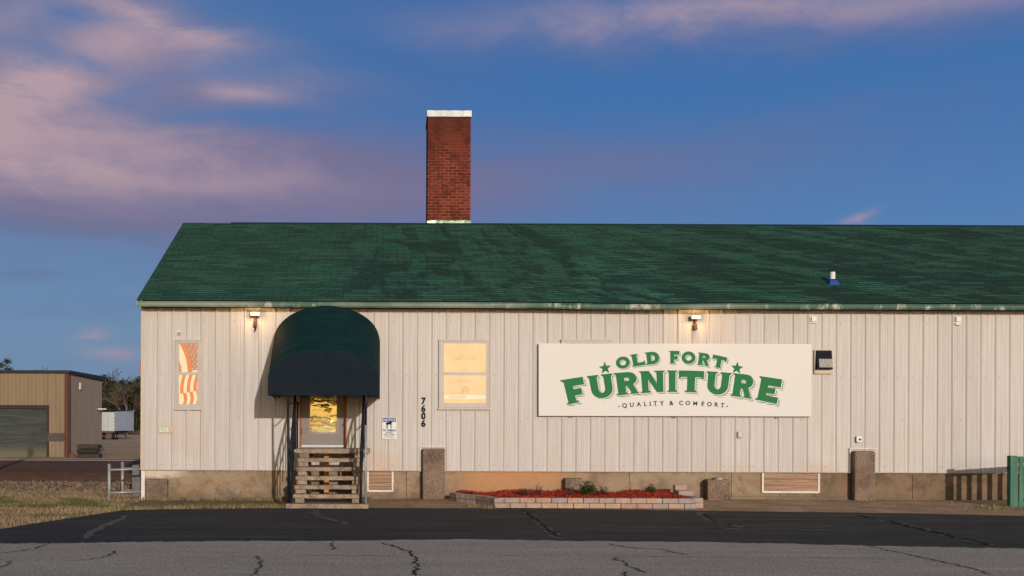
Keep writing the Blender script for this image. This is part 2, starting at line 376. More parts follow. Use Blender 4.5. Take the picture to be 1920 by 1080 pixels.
# lit window film
def glow(name, c, s, rough=.3, var=.08, scale=3):
    m, t, b = newmat(name)
    n = t.noise(t.pos(), scale, 4, .6)
    lo = tuple(x*(1-var) for x in c); hi = tuple(x*(1+var) for x in c)
    cc = t.ramp(n, [(.3, lo), (.7, hi)])
    t.l.new(cc, b.inputs['Emission Color']); b.inputs['Emission Strength'].default_value = s
    t.l.new(t.mix(1.0, cc, (.10,.10,.10), 'MULTIPLY'), b.inputs['Base Color']); b.inputs['Roughness'].default_value = .7; b.inputs['Specular IOR Level'].default_value = .05
    return m
MAT['film'] = glow('film', (.88,.58,.30), 1.0)
MAT['film_mark'] = glow('film_mark', (.80,.46,.24), .95)
MAT['film_strip'] = glow('film_strip', (.95,.74,.48), 1.0)
MAT['flag_cream'] = glow('flag_cream', (.90,.70,.43), .95, var=.04)
MAT['flag_orange'] = glow('flag_orange', (.80,.265,.095), .92, var=.05)
MAT['flag_field'] = glow('flag_field', (.58,.27,.155), .9, var=.05)
MAT['dim_pane'] = simple('dim_pane', (.30,.26,.23), .15, var=.1)
MAT['lamp_lit'] = glow('lamp_lit', (1.0,.74,.30), 2.6, var=.02)
# gold privacy film on the door: pebbled mirror, weak speckled yellow glow added to it
m, t, b = newmat('door_glass'); MAT['door_glass'] = m
v = t.pos(); n = t.noise(v, 55, 2, .6); n2 = t.noise(t.pos((1,1,2.2)), 2.6, 3, .5)
t.put(b.inputs['Base Color'], (.21,.175,.082)); b.inputs['Metallic'].default_value = 1; b.inputs['Roughness'].default_value = .06
gz = t.xyz(v)[2]
fm = t.M('ADD', t.M('SUBTRACT', 1.0, t.sstep(gz, 1.56, 1.63)), t.M('MULTIPLY', t.sstep(n2, .52, .58), .8), clamp=True)
n5 = t.noise(t.pos((1,1,1.6)), 38, 2, .6)
bump(t, b, t.M('ADD', t.M('MULTIPLY', t.M('MULTIPLY', n5, fm), 2.2), t.M('MULTIPLY', n2, 2.0)), 1.0, .0035)
t.l.new(t.ramp(n, [(.42, (.012,.008,.001)), (.60, (.30,.20,.05))]), b.inputs['Emission Color']); b.inputs['Emission Strength'].default_value = .15
# hood metal
MAT['hood_metal'] = simple('hood_metal', (.20,.185,.175), .6, .2, .35, 25)

# ------------------------------------------------------------------ lettering
def curve_mesh(name, contours, ext):
    cu = bpy.data.curves.new(name, 'CURVE'); cu.dimensions = '2D'; cu.fill_mode = 'BOTH'; cu.extrude = ext
    for c in contours:
        s = cu.splines.new('POLY'); s.points.add(len(c)-1)
        for q, (a, bb) in zip(s.points, c): q.co = (a, bb, 0, 1)
        s.use_cyclic_u = True
    return curve_to_mesh(cu)
def curve_to_mesh(cu):
    o = bpy.data.objects.new('tmp', cu); col.objects.link(o)
    dg = bpy.context.evaluated_depsgraph_get(); dg.update()
    me = bpy.data.meshes.new_from_object(o.evaluated_get(dg))
    bpy.data.objects.remove(o); bpy.data.curves.remove(cu)
    return me
def place_flat(name, contours, p, mat, parent, ext=.002):
    """flat shape in facade coordinates (X, Z), standing p in front of the facade"""
    me = curve_mesh(name, contours, ext)
    off = ROOT.get(parent.name, Vector((0,0,0)))
    for vv in me.vertices:
        a, bb, c = vv.co; vv.co = (a-off.x, -p-c-off.y, bb-off.z)
    me.materials.clear(); me.materials.append(mat); me.update()
    return link(name, me, parent)
def arc(cx, cy, rx, ry, a0, a1, n=14):
    return [(cx+rx*math.cos(R(a0+(a1-a0)*i/n)), cy+ry*math.sin(R(a0+(a1-a0)*i/n))) for i in range(n+1)]
GL = {
 'F': [[(0,1),(1,1),(1,.69),(.50,.69),(.50,.57),(.84,.57),(.84,.30),(.50,.30),(.50,.10),(.62,.04),(.62,0),(.04,0),(.04,.04),(.13,.10),(.13,.90),(0,.96)]],
 'U': [[(0,1),(.45,1),(.45,.96),(.37,.88)] + [(.37,.40)] + arc(.5,.40,.13,.18,180,360,8) + [(.63,.88),(.55,.96),(.55,1),(1,1),(1,.96),(.93,.88)] + arc(.5,.38,.43,.40,0,-180,16) + [(.07,.88),(0,.96)]],
 'R': [[(0,1),(.60,1)] + arc(.60,.70,.35,.30,90,-60,10) + [(.94,.08),(1,.04),(1,0),(.60,0),(.60,.04),(.66,.08),(.52,.37),(.44,.37),(.44,.10),(.53,.04),(.53,0),(0,0),(0,.04),(.09,.10),(.09,.90),(0,.96)],
       [(.42,.75)] + arc(.56,.68,.07,.07,90,-90,6) + [(.42,.61)]],
 'N': [[(0,1),(.38,1),(.67,.42),(.67,.90),(.58,.96),(.58,1),(1,1),(1,.96),(.93,.90),(.93,0),(.66,0),(.33,.60),(.33,.10),(.42,.04),(.42,0),(0,0),(0,.04),(.07,.10),(.07,.90),(0,.96)]],
 'I': [[(0,1),(1,1),(1,.96),(.83,.90),(.83,.10),(1,.04),(1,0),(0,0),(0,.04),(.17,.10),(.17,.90),(0,.96)]],
 'T': [[(0,1),(1,1),(1,.62),(.94,.62),(.90,.70),(.66,.70),(.66,.10),(.76,.04),(.76,0),(.24,0),(.24,.04),(.34,.10),(.34,.70),(.10,.70),(.06,.62),(0,.62)]],
 'E': [[(0,1),(1,1),(1,.68),(.46,.68),(.46,.60),(.80,.60),(.80,.36),(.46,.36),(.46,.27),(1,.27),(1,0),(0,0),(0,.04),(.1,.1),(.1,.9),(0,.96)]],
 'O': [arc(.5,.5,.5,.5,90,-270,26)[:-1], arc(.5,.5,.23,.23,90,450,20)[:-1]],
 'L': [[(0,1),(.55,1),(.55,.95),(.45,.88),(.45,.27),(.88,.27),(.92,.38),(1,.38),(1,0),(0,0),(0,.05),(.1,.12),(.1,.88),(0,.95)]],
 'D': [[(0,1),(.50,1)] + arc(.50,.5,.5,.5,90,-90,16) + [(0,0),(0,.05),(.1,.12),(.1,.88),(0,.95)], [(.42,.73)] + arc(.48,.5,.20,.23,90,-90,10) + [(.42,.27)]],
}
def densify(c, n=6):
    out = []
    for i, (a, bb) in enumerate(c):
        a2, b2 = c[(i+1) % len(c)]; k = n if abs(a2-a)+abs(b2-bb) > .2 else 1
        out += [(a+(a2-a)*j/k, bb+(b2-bb)*j/k) for j in range(k)]
    return out
def word(spec, warp, shift=(0,0)):
    cs = []
    for ch, s0, s1 in spec:
        for c in GL[ch]:
            cs.append([warp(s0+(s1-s0)*a + shift[0], bb, shift[1]) for a, bb in densify(c)])
    return cs
TXT = {}
def text_mesh(name, string, size, mat, parent, x, z, p, align='CENTER', off=0.0, ext=.0015, rot=0, sx=1.0):
    cu = bpy.data.curves.new(name, 'FONT'); cu.body = string; cu.size = size; cu.align_x = align; cu.extrude = ext; cu.offset = off
    cu.resolution_u = 3
    me = curve_to_mesh(cu); o_ = ROOT.get(parent.name, Vector((0,0,0))); cr, sr = math.cos(rot), math.sin(rot)
    for vv in me.vertices:
        a, bb, c = vv.co; a *= sx
        vv.co = (x+a*cr-bb*sr-o_.x, -p-c-o_.y, z+a*sr+bb*cr-o_.z)
    me.materials.clear(); me.materials.append(mat); me.update()
    return link(name, me, parent)

# ================================================================== THE SETTING
def ground_z(X, Y):
    z = -.012
    if Y > 35: z -= .45*min(1, (Y-35)/110)
    return z
mb = MB()
ys = [-60,-30,-15,-8,-4,-2,0,2.5,5,9,20,30,35,60,90,120,145,300,900,3000]
xs = [-3000,-600,-200,-100,-60,-40,-25,-15,-8,-5,0,6,14,30,60,200,600,3000]
vs = [(X,Y,ground_z(X,Y)) for Y in ys for X in xs]; nx = len(xs)
mb.add(vs, [(j*nx+i, j*nx+i+1, (j+1)*nx+i+1, (j+1)*nx+i) for j in range(len(ys)-1) for i in range(nx-1)])
ground = struct(mb.build('ground', MAT['ground']))

# dark sealed asphalt in front of the building, edge traced on the ground
edge = [G(-60,1004), G(0,992), G(60,982), G(140,970), G(228,957), G(300,955), G(480,953), G(640,952), G(900,952.5), G(1120,955), G(1310,957), G(1500,959.5), G(1700,962), G(1920,967.5), G(2200,974)]
far_l = [( -18, -13.0)] 
mb = MB(); n = len(edge)
near = [Vector((e.x, -10.6, 0)) for e in edge]
vs = []
for k in range(5):
    for i in range(n):
        q = edge[i].lerp(near[i], k/4); jit = random.uniform(-.05,.05) if k == 0 else 0
        vs.append((q.x, q.y+jit, 0.0))
mb.add(vs, [(k*n+i, (k+1)*n+i, (k+1)*n+i+1, k*n+i+1) for k in range(4) for i in range(n-1)])
lot = struct(mb.build('parking_apron', MAT['lot']))
# grey road: far edge bends gently
redge = [G(-200,1022), G(0,1019.5), G(250,1017), G(500,1014.5), G(900,1012), G(1300,1017), G(1600,1022.5), G(1920,1030), G(2300,1040)]
redge = [Vector((-60, redge[0].y, 0))] + redge + [Vector((60, redge[-1].y-1.0, 0))]
mb = MB(); n = len(redge); dense = []
for i in range(n-1):
    for k in range(26):
        q = redge[i].lerp(redge[i+1], k/26); dense.append((q.x, q.y+random.uniform(-.05,.05)+.04*math.sin(q.x*1.7), .004))
dense.append(tuple(redge[-1])); n = len(dense)
mb.add(dense + [(q[0], -22.0, .004) for q in dense], [(i, n+i, n+i+1, i+1) for i in range(n-1)])
road = struct(mb.build('road', MAT['road']))
# cracks in both surfaces
def crack(name, pts, w, z, mat, parent, jag=.05, step=.09, seed=1):
    cr = random.Random(int(pts[0][0]*7+pts[0][1]*13)); q = [G(x, y) for x, y in pts]; line = []; step = max(step, w*.9)
    for a, bb in zip(q, q[1:]):
        k = max(2, int((bb-a).length/step)); d = (bb-a).normalized(); nn = Vector((-d.y, d.x, 0))
        for i in range(k):
            pnt = a.lerp(bb, i/k) + nn*cr.uniform(-jag, jag)*(0 if i == 0 else 1)
            line.append(Vector((pnt.x, pnt.y, z)))
    line.append(Vector((q[-1].x, q[-1].y, z))); mb = MB(); vs = []; n_ = len(line)
    for i, pnt in enumerate(line):
        tt = (line[min(i+1,n_-1)] - line[max(i-1,0)]).normalized(); nn = Vector((-tt.y, tt.x, 0))
        ww = w*cr.uniform(.3,1.0)*(.2 if i in (0,n_-1) else 1)
        vs += [pnt+nn*ww/2, pnt-nn*ww/2]
    mb.add(vs, [(2*i+1, 2*i+3, 2*i+2, 2*i) for i in range(n_-1)])
    return mb.build(name, mat, parent)
ZL, ZR = .004, .008
crack('crack', [(978,953.5),(1005,974),(1025,990),(1050,1009)], .09, ZL+.004, MAT['crack'], lot)
crack('dust_seam', [(978,953.5),(1005,972),(1018,988),(1052,1011)], .16, ZL, MAT['dust'], lot, .07)
crack('dust_seam', [(240,966),(200,985),(178,995),(160,1010)], .17, ZL, MAT['dust'], lot, .06)
crack('crack', [(1605,966),(1660,975),(1720,991),(1780,1005),(1870,1025)], .10, ZL+.004, MAT['crack'], lot)
crack('dust_seam', [(1600,964),(1650,974),(1710,988),(1780,1006),(1872,1026)], .16, ZL, MAT['dust'], lot, .08)
crack('dust_seam', [(1306,960),(1330,975),(1390,990)], .13, ZL, MAT['dust'], lot, .08)
crack('crack', [(1316,964),(1340,977),(1380,986)], .05, ZL+.004, MAT['crack'], lot)
crack('dust_seam', [(588,956),(590,966),(640,978),(655,984)], .11, ZL, MAT['dust'], lot, .08)
crack('dust_seam', [(700,978),(900,986),(1200,990),(1440,993),(1700,1000)], .07, ZL, MAT['dust'], lot, .05)
crack('dust_seam', [(1100,986),(1330,991),(1620,994)], .12, ZL, MAT['dust'], lot, .05)
for a in ([(780,1080),(782,1060),(780,1045),(768,1034),(735,1024),(712,1018)], [(1150,1046),(1175,1058),(1190,1066),(1215,1075)], [(1175,1100),(1172,1080),(1176,1072)],
          [(1140,1020),(1180,1027),(1240,1031),(1290,1042)], [(1612,1021),(1680,1036),(1740,1048),(1830,1068),(1860,1078)],
          [(100,1018),(70,1028),(40,1034),(0,1038)], [(22,1052),(10,1062),(-20,1072)], [(625,1016),(622,1024),(624,1032)], [(480,1042),(492,1055),(478,1075),(470,1090)],
          [(218,1033),(205,1043),(170,1050),(120,1052)]):
    crack('crack_edge', a, .08, ZR-.002, MAT['crack_edge'], road, .04)
    crack('crack', a, (.022 if a[0][0] != 780 else .042), ZR, MAT['crack'], road, .04)
for a in ([(510,1040),(590,1042),(760,1043)], [(900,1042.5),(1100,1044),(1500,1046),(1900,1050)], [(145,1027),(190,1027)], [(280,1018.5),(330,1019.5)], [(560,1018),(620,1019)], [(1500,1028),(1610,1032),(1750,1037)],
          [(370,1020),(385,1020)], [(415,1043),(470,1044.5)], [(640,1028),(690,1029)], [(840,1022),(900,1024)], [(980,1016),(1040,1019)], [(340,1035),(365,1034)]):
    crack('crack', a, .022, ZR, MAT['crack'], road, .012, .2)
# concrete and dirt strip along the foundation
mb = MB(); vs = []; cols_ = [(-5.2,.45),(-3.6,.3),(-1.5,.1),(.6,.1),(1.6,.1),(6.2,.1),(9,.12),(12,.2),(16,.3),(24,.5)]
e2 = [(e.x, e.y) for e in edge]
def edge_y(X):
    for (a, ya), (bb, yb) in zip(e2, e2[1:]):
        if a <= X <= bb: return ya+(yb-ya)*(X-a)/(bb-a)
    return e2[-1][1] if X > e2[-1][0] else e2[0][1]
XS = [ -2.1 + i*.5 for i in range(50)]
for X in XS:
    f = max(0, min(1, (X+1.5)/2.5))
    vs += [(X, .02, .012+.05*f), (X, -.9, .008+.035*f), (X, min(-1.0, edge_y(X)+.15), .003), (X, edge_y(X)-.04, -.009)]
mb.add(vs, [(4*i+k, 4*i+k+1, 4*i+5+k, 4*i+4+k) for i in range(len(XS)-1) for k in range(3)])
struct(mb.build('walkway', MAT['walk']))
# distant road and track bed
mb = MB(); mb.box(-300, 300, 28.2, 30.0, -.01, .012); struct(mb.build('far_road', simple('far_road', (.20,.18,.18), .8, var=.1)))
mb = MB()
mb.hexa([(-200,2.9,-.02),(200,2.9,-.02),(200,8.6,-.02),(-200,8.6,-.02)], [(-200,4.2,.13),(200,4.2,.13),(200,7.7,.13),(-200,7.7,.13)])
struct(mb.build('track_bed', MAT['ballast']))
mb = MB(); rr = random.Random(3)
for i in range(9000):                                     # loose ballast stones along the near shoulder
    X = rr.uniform(-17, -4.5); Y = rr.uniform(2.3, 5.0); s = rr.uniform(.02,.055); z = max(0, min(.13, (Y-2.9)*.115))
    a = rr.random()*6.28; vs = [(X+s*math.cos(a+k*2.1)*rr.uniform(.7,1.2), Y+s*math.sin(a+k*2.1)*rr.uniform(.7,1.2), z-.01) for k in range(3)] + [(X+rr.uniform(-.3,.3)*s, Y+rr.uniform(-.3,.3)*s, z+s*rr.uniform(.5,1.1))]
    mb.add(vs, [(0,1,3),(1,2,3),(2,0,3)])
stuff(mb.build('gravel', simple('gravel', (.125,.085,.063), 1, var=.5, scale=4)))
tr = thing('railway_track', 'rusty railway track on dark ties crossing behind the dead grass', 'railway track', (-10, 5.9, .1))
for Y in (5.2, 6.65):
    mb = MB(); mb.box(-160,160, Y-.07,Y+.07,.14,.16); mb.box(-160,160,Y-.012,Y+.012,.16,.26); mb.box(-160,160,Y-.037,Y+.037,.26,.30)
    mb.build('rail', MAT['rail_steel'], tr)
mb = MB(); X = -60
while X < 20:
    mb.box(X, X+.23, 4.65+random.uniform(-.05,.05), 7.2, .09, .15); X += .55
stuff(mb.build('ties', MAT['tar'], tr))

# ================================================================== THE STORE BUILDING
XL, XR, YB = -5.254, 24.0, 10.4
ZS0, ZS1 = .642, 4.068                       # siding bottom and top
store = thing('store_building', 'long tan metal sided furniture store with green shingle roof', 'building', (4,0,0))
# corrugated siding, ribs every 0.306 m
prof = [(XL, 0.0)]
x = (293.9-730)/88.48 - .306
while x < XR - .3:
    for dx, h in ((0,0),(.024,.023),(.052,.023),(.076,0),(.128,0),(.135,.004),(.147,.004),(.154,0),(.172,0),(.179,.004),(.191,.004),(.198,0),(.236,0),(.243,.004),(.255,.004),(.262,0)):
        if x+dx > XL + .01: prof.append((x+dx, h))
    x += .306
prof.append((XR, 0.0))
mb = MB(); n = len(prof)
mb.add([(a,-h,ZS0) for a,h in prof] + [(a,-h,ZS1) for a,h in prof], [(i,i+1,n+i+1,n+i) for i in range(n-1)])
mb.build('siding', MAT['siding'], store)
mb = MB()
SL = .4636                                   # roof slope
YR, ZRDG, YE = 5.15, 6.76, -.40
def roof_z(Y): return ZRDG - SL*abs(Y - YR)
# gable and rear walls
mb.add([(XL,.004,ZS0),(XL,YB,ZS0),(XL,YB,roof_z(YB)-.1),(XL,YR,ZRDG-.1),(XL,.004,roof_z(0)-.1)], [(4,3,2,1,0)])
mb.add([(XR,.004,0),(XR,YB,0),(XR,YB,roof_z(YB)-.1),(XR,YR,ZRDG-.1),(XR,.004,roof_z(0)-.1)], [(0,1,2,3,4)])
mb.add([(XL,YB,0),(XR,YB,0),(XR,YB,roof_z(YB)-.1),(XL,YB,roof_z(YB)-.1)], [(1,0,3,2)])
mb.build('end_wall', MAT['siding'], store)
mb = MB(); mb.box(XL-.012, XL+.05, -.036, .05, ZS0-.01, ZS1); mb.build('corner_trim', MAT['siding_trim'], store, .004)
mb = MB(); mb.box(XL-.01, XR, -.034, -.001, ZS0-.012, ZS0-.002); mb.build('base_trim', MAT['siding_trim'], store)
# screw heads
mb = MB(); x = prof[1][0] - .02
for zz in (2.655, .755, 3.80, 1.75):
    xx = (293.9-730)/88.48 + (.10 if zz != 1.75 else .2)
    while xx < 14:
        if zz in (2.655, .755) or random.random() < .25:
            mb.sphere((xx, -.004, zz+random.uniform(-.008,.008)), .009, 6)
        xx += .306
stuff(mb.build('screws', MAT['lamp_brown'], store))
# foundation wall
mb = MB(); mb.box(XL+.008, XR, .03, .35, -.3, ZS0-.004); mb.box(XL+.008, XL+.3, .36, YB, -.3, ZS0-.004)
mb.build('foundation', MAT['foundation'], store)
mb = MB(); a = P(1395,934); mb.box(P(1372,0).x, P(1592,0).x, -.035, .028, -.05, .118); mb.build('footing', MAT['foundation'], store, .01)
for x_, xe, y0_, y1_ in ((1372,1372,886,938),(1463,1463.6,921,938),(1527,1531,921,940),(762,762,882,942),(1712,1712,889,936),(1180,1182,884,918)):
    a, bb = P(x_,y0_), P(xe,y1_); mb = MB()
    mb.add([(a.x-.006,.0275,a.z),(a.x+.004,.0275,a.z),(bb.x+.006,.0275,bb.z),(bb.x-.005,.0275,bb.z)], [(0,3,2,1)]); mb.build('joint', MAT['crack'], store)
def pier(x0, x1, y0, p, nm='pier', bev=.02, lab=None):
    a, bb = P(x0, y0, p), P(x1, y0, p); mb = MB()
    mb.box(a.x, bb.x, -p, -.001 if y0 < 880 else .029, -.1, a.z)
    o = mb.build(nm, MAT['pier'], store, bev)
    if lab: o['label'] = lab
    return a, bb
pier(793, 834, 841, .23, bev=.012); a, bb = pier(1603, 1642.5, 845.5, .24, bev=.05)
pier(1059.5, 1093, 897, .20); pier(1327, 1369, 899.5, .30); pier(272, 314, 898, .10, bev=.03)
mb = MB()
for x0, x1, y0 in ((786.5, 836.5, 838), (1593, 1645, 842)):
    a, bb = P(x0, y0, .04), P(x1, y0, .04)
    mb = MB(); mb.box(a.x, a.x+.022, -.05, -.002, ZS0-.02, a.z); mb.box(a.x, bb.x, -.046, -.002, a.z+.001, a.z+.02)
    mb.build('flashing', MAT['flash_white'], store)
a, bb = P(265.5,880), P(272,948)
mb = MB(); mb.box(a.x-.004, bb.x, -.03, .026, -.12, ZS0-.024); mb.build('corner_board', MAT['white_paint'], store, .004)
a = P(1348,898,.15); mb = MB()
mb.tube([(a.x,-.15,a.z-.02),(a.x,-.15,a.z+.02)], .10, 16); mb.tube([(a.x,-.15,a.z+.02),(a.x,-.15,a.z+.045)], .085, 16, .05); mb.build('pier_cap', MAT['galv'], store)
# crawl-space hatches
for x0, x1, y0, y1 in ((1428,1537,884.5,920.5), (688,738,879.5,918.5)):
    a, bb = P(x0,y1), P(x1,y0); h = MB(); zt = min(bb.z, ZS0-.025)
    nb = 3 if x1-x0 > 80 else 5; hh = (zt-a.z)/nb
    for k in range(nb): h.box(a.x+.04, bb.x-.04, -.004, .029, a.z+k*hh+.004, a.z+(k+1)*hh-.003)
    ho = h.build('crawl_hatch', MAT['wood'], store, .003); f = MB()
    f.box(a.x, a.x+.04, -.018, .0285, a.z-.04, zt); f.box(bb.x-.04, bb.x, -.018, .0285, a.z-.04, zt); f.box(a.x+.041, bb.x-.041, -.016, .0285, a.z-.045, a.z); 
    f.build('hatch_frame', MAT['white_paint'], ho, .004)
# roof: stepped shingle courses
def rx(Y): return 0
XRL = (256-730)/F*24.6 - .012
mb = MB(); run = YR-YE; sl = run/math.cos(math.atan(SL)); nc = int(sl/.143); segs = 60
def sag(X): return -.022*math.exp(-((X-5.0)/1.6)**2) - .03*max(0, min(1,(X-4.5)/2.0))*0
rs = random.Random(5); NJ = [[rs.uniform(-.006,.006) for _ in range(segs+1)] for _ in range(nc+2)]
for k in range(nc+1):
    y0 = YE + run*min(1,k/nc); y1 = YE + run*min(1,(k+1)/nc)
    if k == nc: break
    vs = []
    for i in range(segs+1):
        X = XRL + (XR+.4-XRL)*i/segs; w = 1-k/nc
        vs += [(X, y0-.004+NJ[k][i]*.6, roof_z(y0)+.002+sag(X)*w), (X, y0-.004+NJ[k][i]*.6, roof_z(y0)+.014+sag(X)*w), (X, y1+.01, roof_z(y1)+.0035+sag(X)*(1-(k+1)/nc))]
    mb.add(vs, [(3*i,3*i+3,3*i+4,3*i+1) for i in range(segs)], 1); mb.add(vs, [(3*i+1,3*i+4,3*i+5,3*i+2) for i in range(segs)])
roof = mb.build('roof', MAT['shingles'], store, mats=[MAT['shingles'], simple('shingle_butt', (.010,.026,.019), .9)], uvf=lambda q: (q[0], (q[1]-YE)/math.cos(math.atan(SL))*(1.0) ))
mb = MB()
mb.add([(XRL,YR,ZRDG),(XR+.4,YR,ZRDG),(XR+.4,YB+.4,roof_z(YB+.4)),(XRL,YB+.4,roof_z(YB+.4))], [(0,1,2,3)])
mb.add([(XRL,YE,roof_z(YE)-.002),(XR+.4,YE,roof_z(YE)-.002),(XR+.4,YR,ZRDG-.002),(XRL,YR,ZRDG-.002)], [(3,2,1,0)])
mb.build('rear_slope', MAT['shingles'], roof, uvf=lambda q: (q[0], q[1]))
mb = MB(); x0 = (432-730)/F*30.15
for s in (-1, 1):
    mb.hexa(*[[(x0,YR+s*.0-.16*(s<0),0)]*4]*2) if False else None
mb.add([(x0,YR-.15,ZRDG-SL*.15+.016),(XR+.4,YR-.15,ZRDG-SL*.15+.016),(XR+.4,YR,ZRDG+.020),(x0,YR,ZRDG+.020),(x0,YR-.15,ZRDG-SL*.15+.002),(XR+.4,YR-.15,ZRDG-SL*.15+.002),(x0,YR+.15,ZRDG-SL*.15+.016),(XR+.4,YR+.15,ZRDG-SL*.15+.016)],
       [(0,1,2,3),(4,5,1,0),(3,2,7,6)])
mb.build('ridge_cap', simple('ridge_cap', (.012,.028,.022), .8), roof)
mb = MB(); mb.add([(XRL-.004,YE,roof_z(YE)-.10),(XRL-.004,YR,ZRDG-.10),(XRL-.004,YR,ZRDG-.004),(XRL-.004,YE,roof_z(YE)-.004),(XRL+.03,YE,roof_z(YE)-.10),(XRL+.03,YR,ZRDG-.10),(XRL+.03,YR,ZRDG-.004),(XRL+.03,YE,roof_z(YE)-.004)],
       [(3,2,1,0),(4,5,6,7),(0,4,7,3),(0,1,5,4)])
mb.build('rake_board', MAT['gutter'], roof)
# gutter and soffit
gz0, gz1 = 4.058, 4.168
mb = MB(); gs = 110; gr = random.Random(11); vs = []
for i in range(gs+1):
    X = XRL+.01 + (XR+.4-XRL)*i/gs; w = gr.uniform(-.004,.004); s_ = sag(X)
    vs += [(X,-.30,gz0+.012+s_),(X,-.345+w,gz0+s_),(X,-.372+w,gz0+.035+s_),(X,-.374+w,gz1-.02+s_),(X,-.392+w,gz1-.012+s_),(X,-.392+w,gz1+s_),(X,-.36,gz1+.002+s_),(X,-.30,gz1-.02+s_)]
mb.add(vs, [(8*i+k, 8*i+8+k, 8*i+9+k, 8*i+1+k) for i in range(gs) for k in range(7)])
mb.add([vs[k] for k in range(8)], [tuple(range(8))])
gut = mb.build('gutter', MAT['gutter'], store)
gut.data.polygons.foreach_set('use_smooth', [False]*len(gut.data.polygons))
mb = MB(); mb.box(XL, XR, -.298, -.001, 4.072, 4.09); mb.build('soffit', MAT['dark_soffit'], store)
# chimney
cx0, cx1 = P(802,300,-5.4).x, P(882.5,300,-5.4).x; ct = P(840,218,-5.4).z; ctt = P(840,207.5,-5.4).z
ch = MB(); ch.box(cx0, cx1, 5.4, 6.7, ZRDG-.9, ct-.005)
cho = ch.build('chimney', MAT['brick'], store, .006)
cm = MB(); cr = random.Random(2)
for (xa, ya, xb, yb) in ((cx0-.02,5.38,cx1+.02,5.38),(cx1+.02,5.38,cx1+.02,6.72),(cx1+.02,6.72,cx0-.02,6.72),(cx0-.02,6.72,cx0-.02,5.38)):
    k = 12; vs = []
    for i in range(k+1):
        f = i/k; j = cr.uniform(-.012,.012) if 0 < i < k else 0
        vs += [(xa+(xb-xa)*f, ya+(yb-ya)*f+j*(ya==yb), ct-.012+cr.uniform(-.006,.006)), (xa+(xb-xa)*f, ya+(yb-ya)*f+j*.5*(ya==yb), ctt+cr.uniform(-.005,.005))]
    cm.add(vs, [(2*i,2*i+2,2*i+3,2*i+1) for i in range(k)])
cm.add([(cx0-.02,5.38,ctt-.012),(cx1+.02,5.38,ctt-.012),(cx1+.02,6.72,ctt-.012),(cx0-.02,6.72,ctt-.012)], [(0,1,2,3)])
cm.build('chimney_cap', MAT['tin'], cho)
fl = MB(); vs = []
for i in range(15):
    f = i/14; vs += [(cx0-.012+(cx1-cx0+.024)*f, 5.385+cr.uniform(-.012,.004), ZRDG-.2), (cx0-.012+(cx1-cx0+.024)*f, 5.39+cr.uniform(-.01,.004), ZRDG+.125+cr.uniform(-.012,.012))]
fl.add(vs, [(2*i,2*i+2,2*i+3,2*i+1) for i in range(14)], 0)
m, t, b = newmat('chimney_flashing'); fx = t.M('ADD', t.xyz(t.pos())[0], t.M('MULTIPLY', t.noise(t.pos((1,1,2)), 9, 3), .12))
FL0 = cx0-4
c = t.mix(t.sstep(fx, cx0-4+.18, cx0-4+.28), (.55,.53,.46), (.11,.17,.12)); c = t.mix(t.M('MULTIPLY', t.sstep(t.noise(t.pos((1,1,2)), 7, 3), .55, .75), .3), c, (.35,.36,.31))
t.l.new(c, b.inputs['Base Color']); b.inputs['Roughness'].default_value = .45; b.inputs['Metallic'].default_value = .3
fl.build('chimney_flashing', m, cho)
# windows: outer trim, frame, two sashes with lit film
def window(x0, x1, y0, y1, px0, px1, u0, u1, l0, l1, pane_mats, nm='window'):
    a, bb = P(x0,y1), P(x1,y0); w = MB(); e = .028
    w.box(a.x, a.x+e, -.062, -.002, a.z, bb.z); w.box(bb.x-e, bb.x, -.062, -.002, a.z, bb.z)
    w.box(a.x+e+.001, bb.x-e-.001, -.060, -.002, bb.z-e, bb.z); w.box(a.x-.02, bb.x+.02, -.070, -.001, a.z-.03, a.z+.012)
    w.box(a.x-.015, bb.x+.02, -.068, -.001, bb.z+.001, bb.z+.014)
    wo = w.build(nm, MAT['frame_beige'], store, .003)
    q0, q1 = P(px0,l1), P(px1,u0); m1, m0 = P(px0,u1).z, P(px0,l0).z
    f = MB()
    f.box(a.x+e+.001, q0.x, -.052, -.002, a.z+.013, bb.z-e-.001); f.box(q1.x, bb.x-e-.001, -.052, -.002, a.z+.013, bb.z-e-.001)
    f.box(q0.x+.001, q1.x-.001, -.050, -.002, q1.z, bb.z-e-.002); f.box(q0.x+.001, q1.x-.001, -.050, -.002, a.z+.014, q0.z)
    f.box(q0.x+.001, q1.x-.001, -.056, -.002, m0, m1)
    f.build('frame', MAT['frame_grey'], wo, .003)
    panes = []
    for (zz0, zz1), mm in zip(((m1, q1.z), (q0.z, m0)), pane_mats):
        g = MB(); g.box(q0.x+.001, q1.x-.001, -.034, -.031, zz0+.001, zz1-.001); panes.append(g.build('pane', mm, wo))
    return wo, panes, q0, q1, m1, m0
wo, panes, q0, q1, zm1, zm0 = window(329.5, 378, 639, 766, 336, 371, 644, 698, 703, 758, (MAT['flag_cream'], MAT['flag_cream']))
wo['label'] = 'narrow window showing a flag'
# waving flag printed on the window film
def flagpoly(zb, zt, pts, mat, k, pane):
    W, Hh = q1.x-q0.x-.004, zt-zb-.004
    c = [(q0.x+.002+W*min(1,max(0,a)), zb+.002+Hh*(1-min(1,max(0,bb)))) for a, bb in pts]
    place_flat('stripe', [c], .0352+k*.0004, mat, pane, .0003)
def band(f0, f1, n=14):
    return [f0(i/n) for i in range(n+1)] + [f1(i/n) for i in reversed(range(n+1))]
cl = lambda x: min(1.0, max(0.0, x))
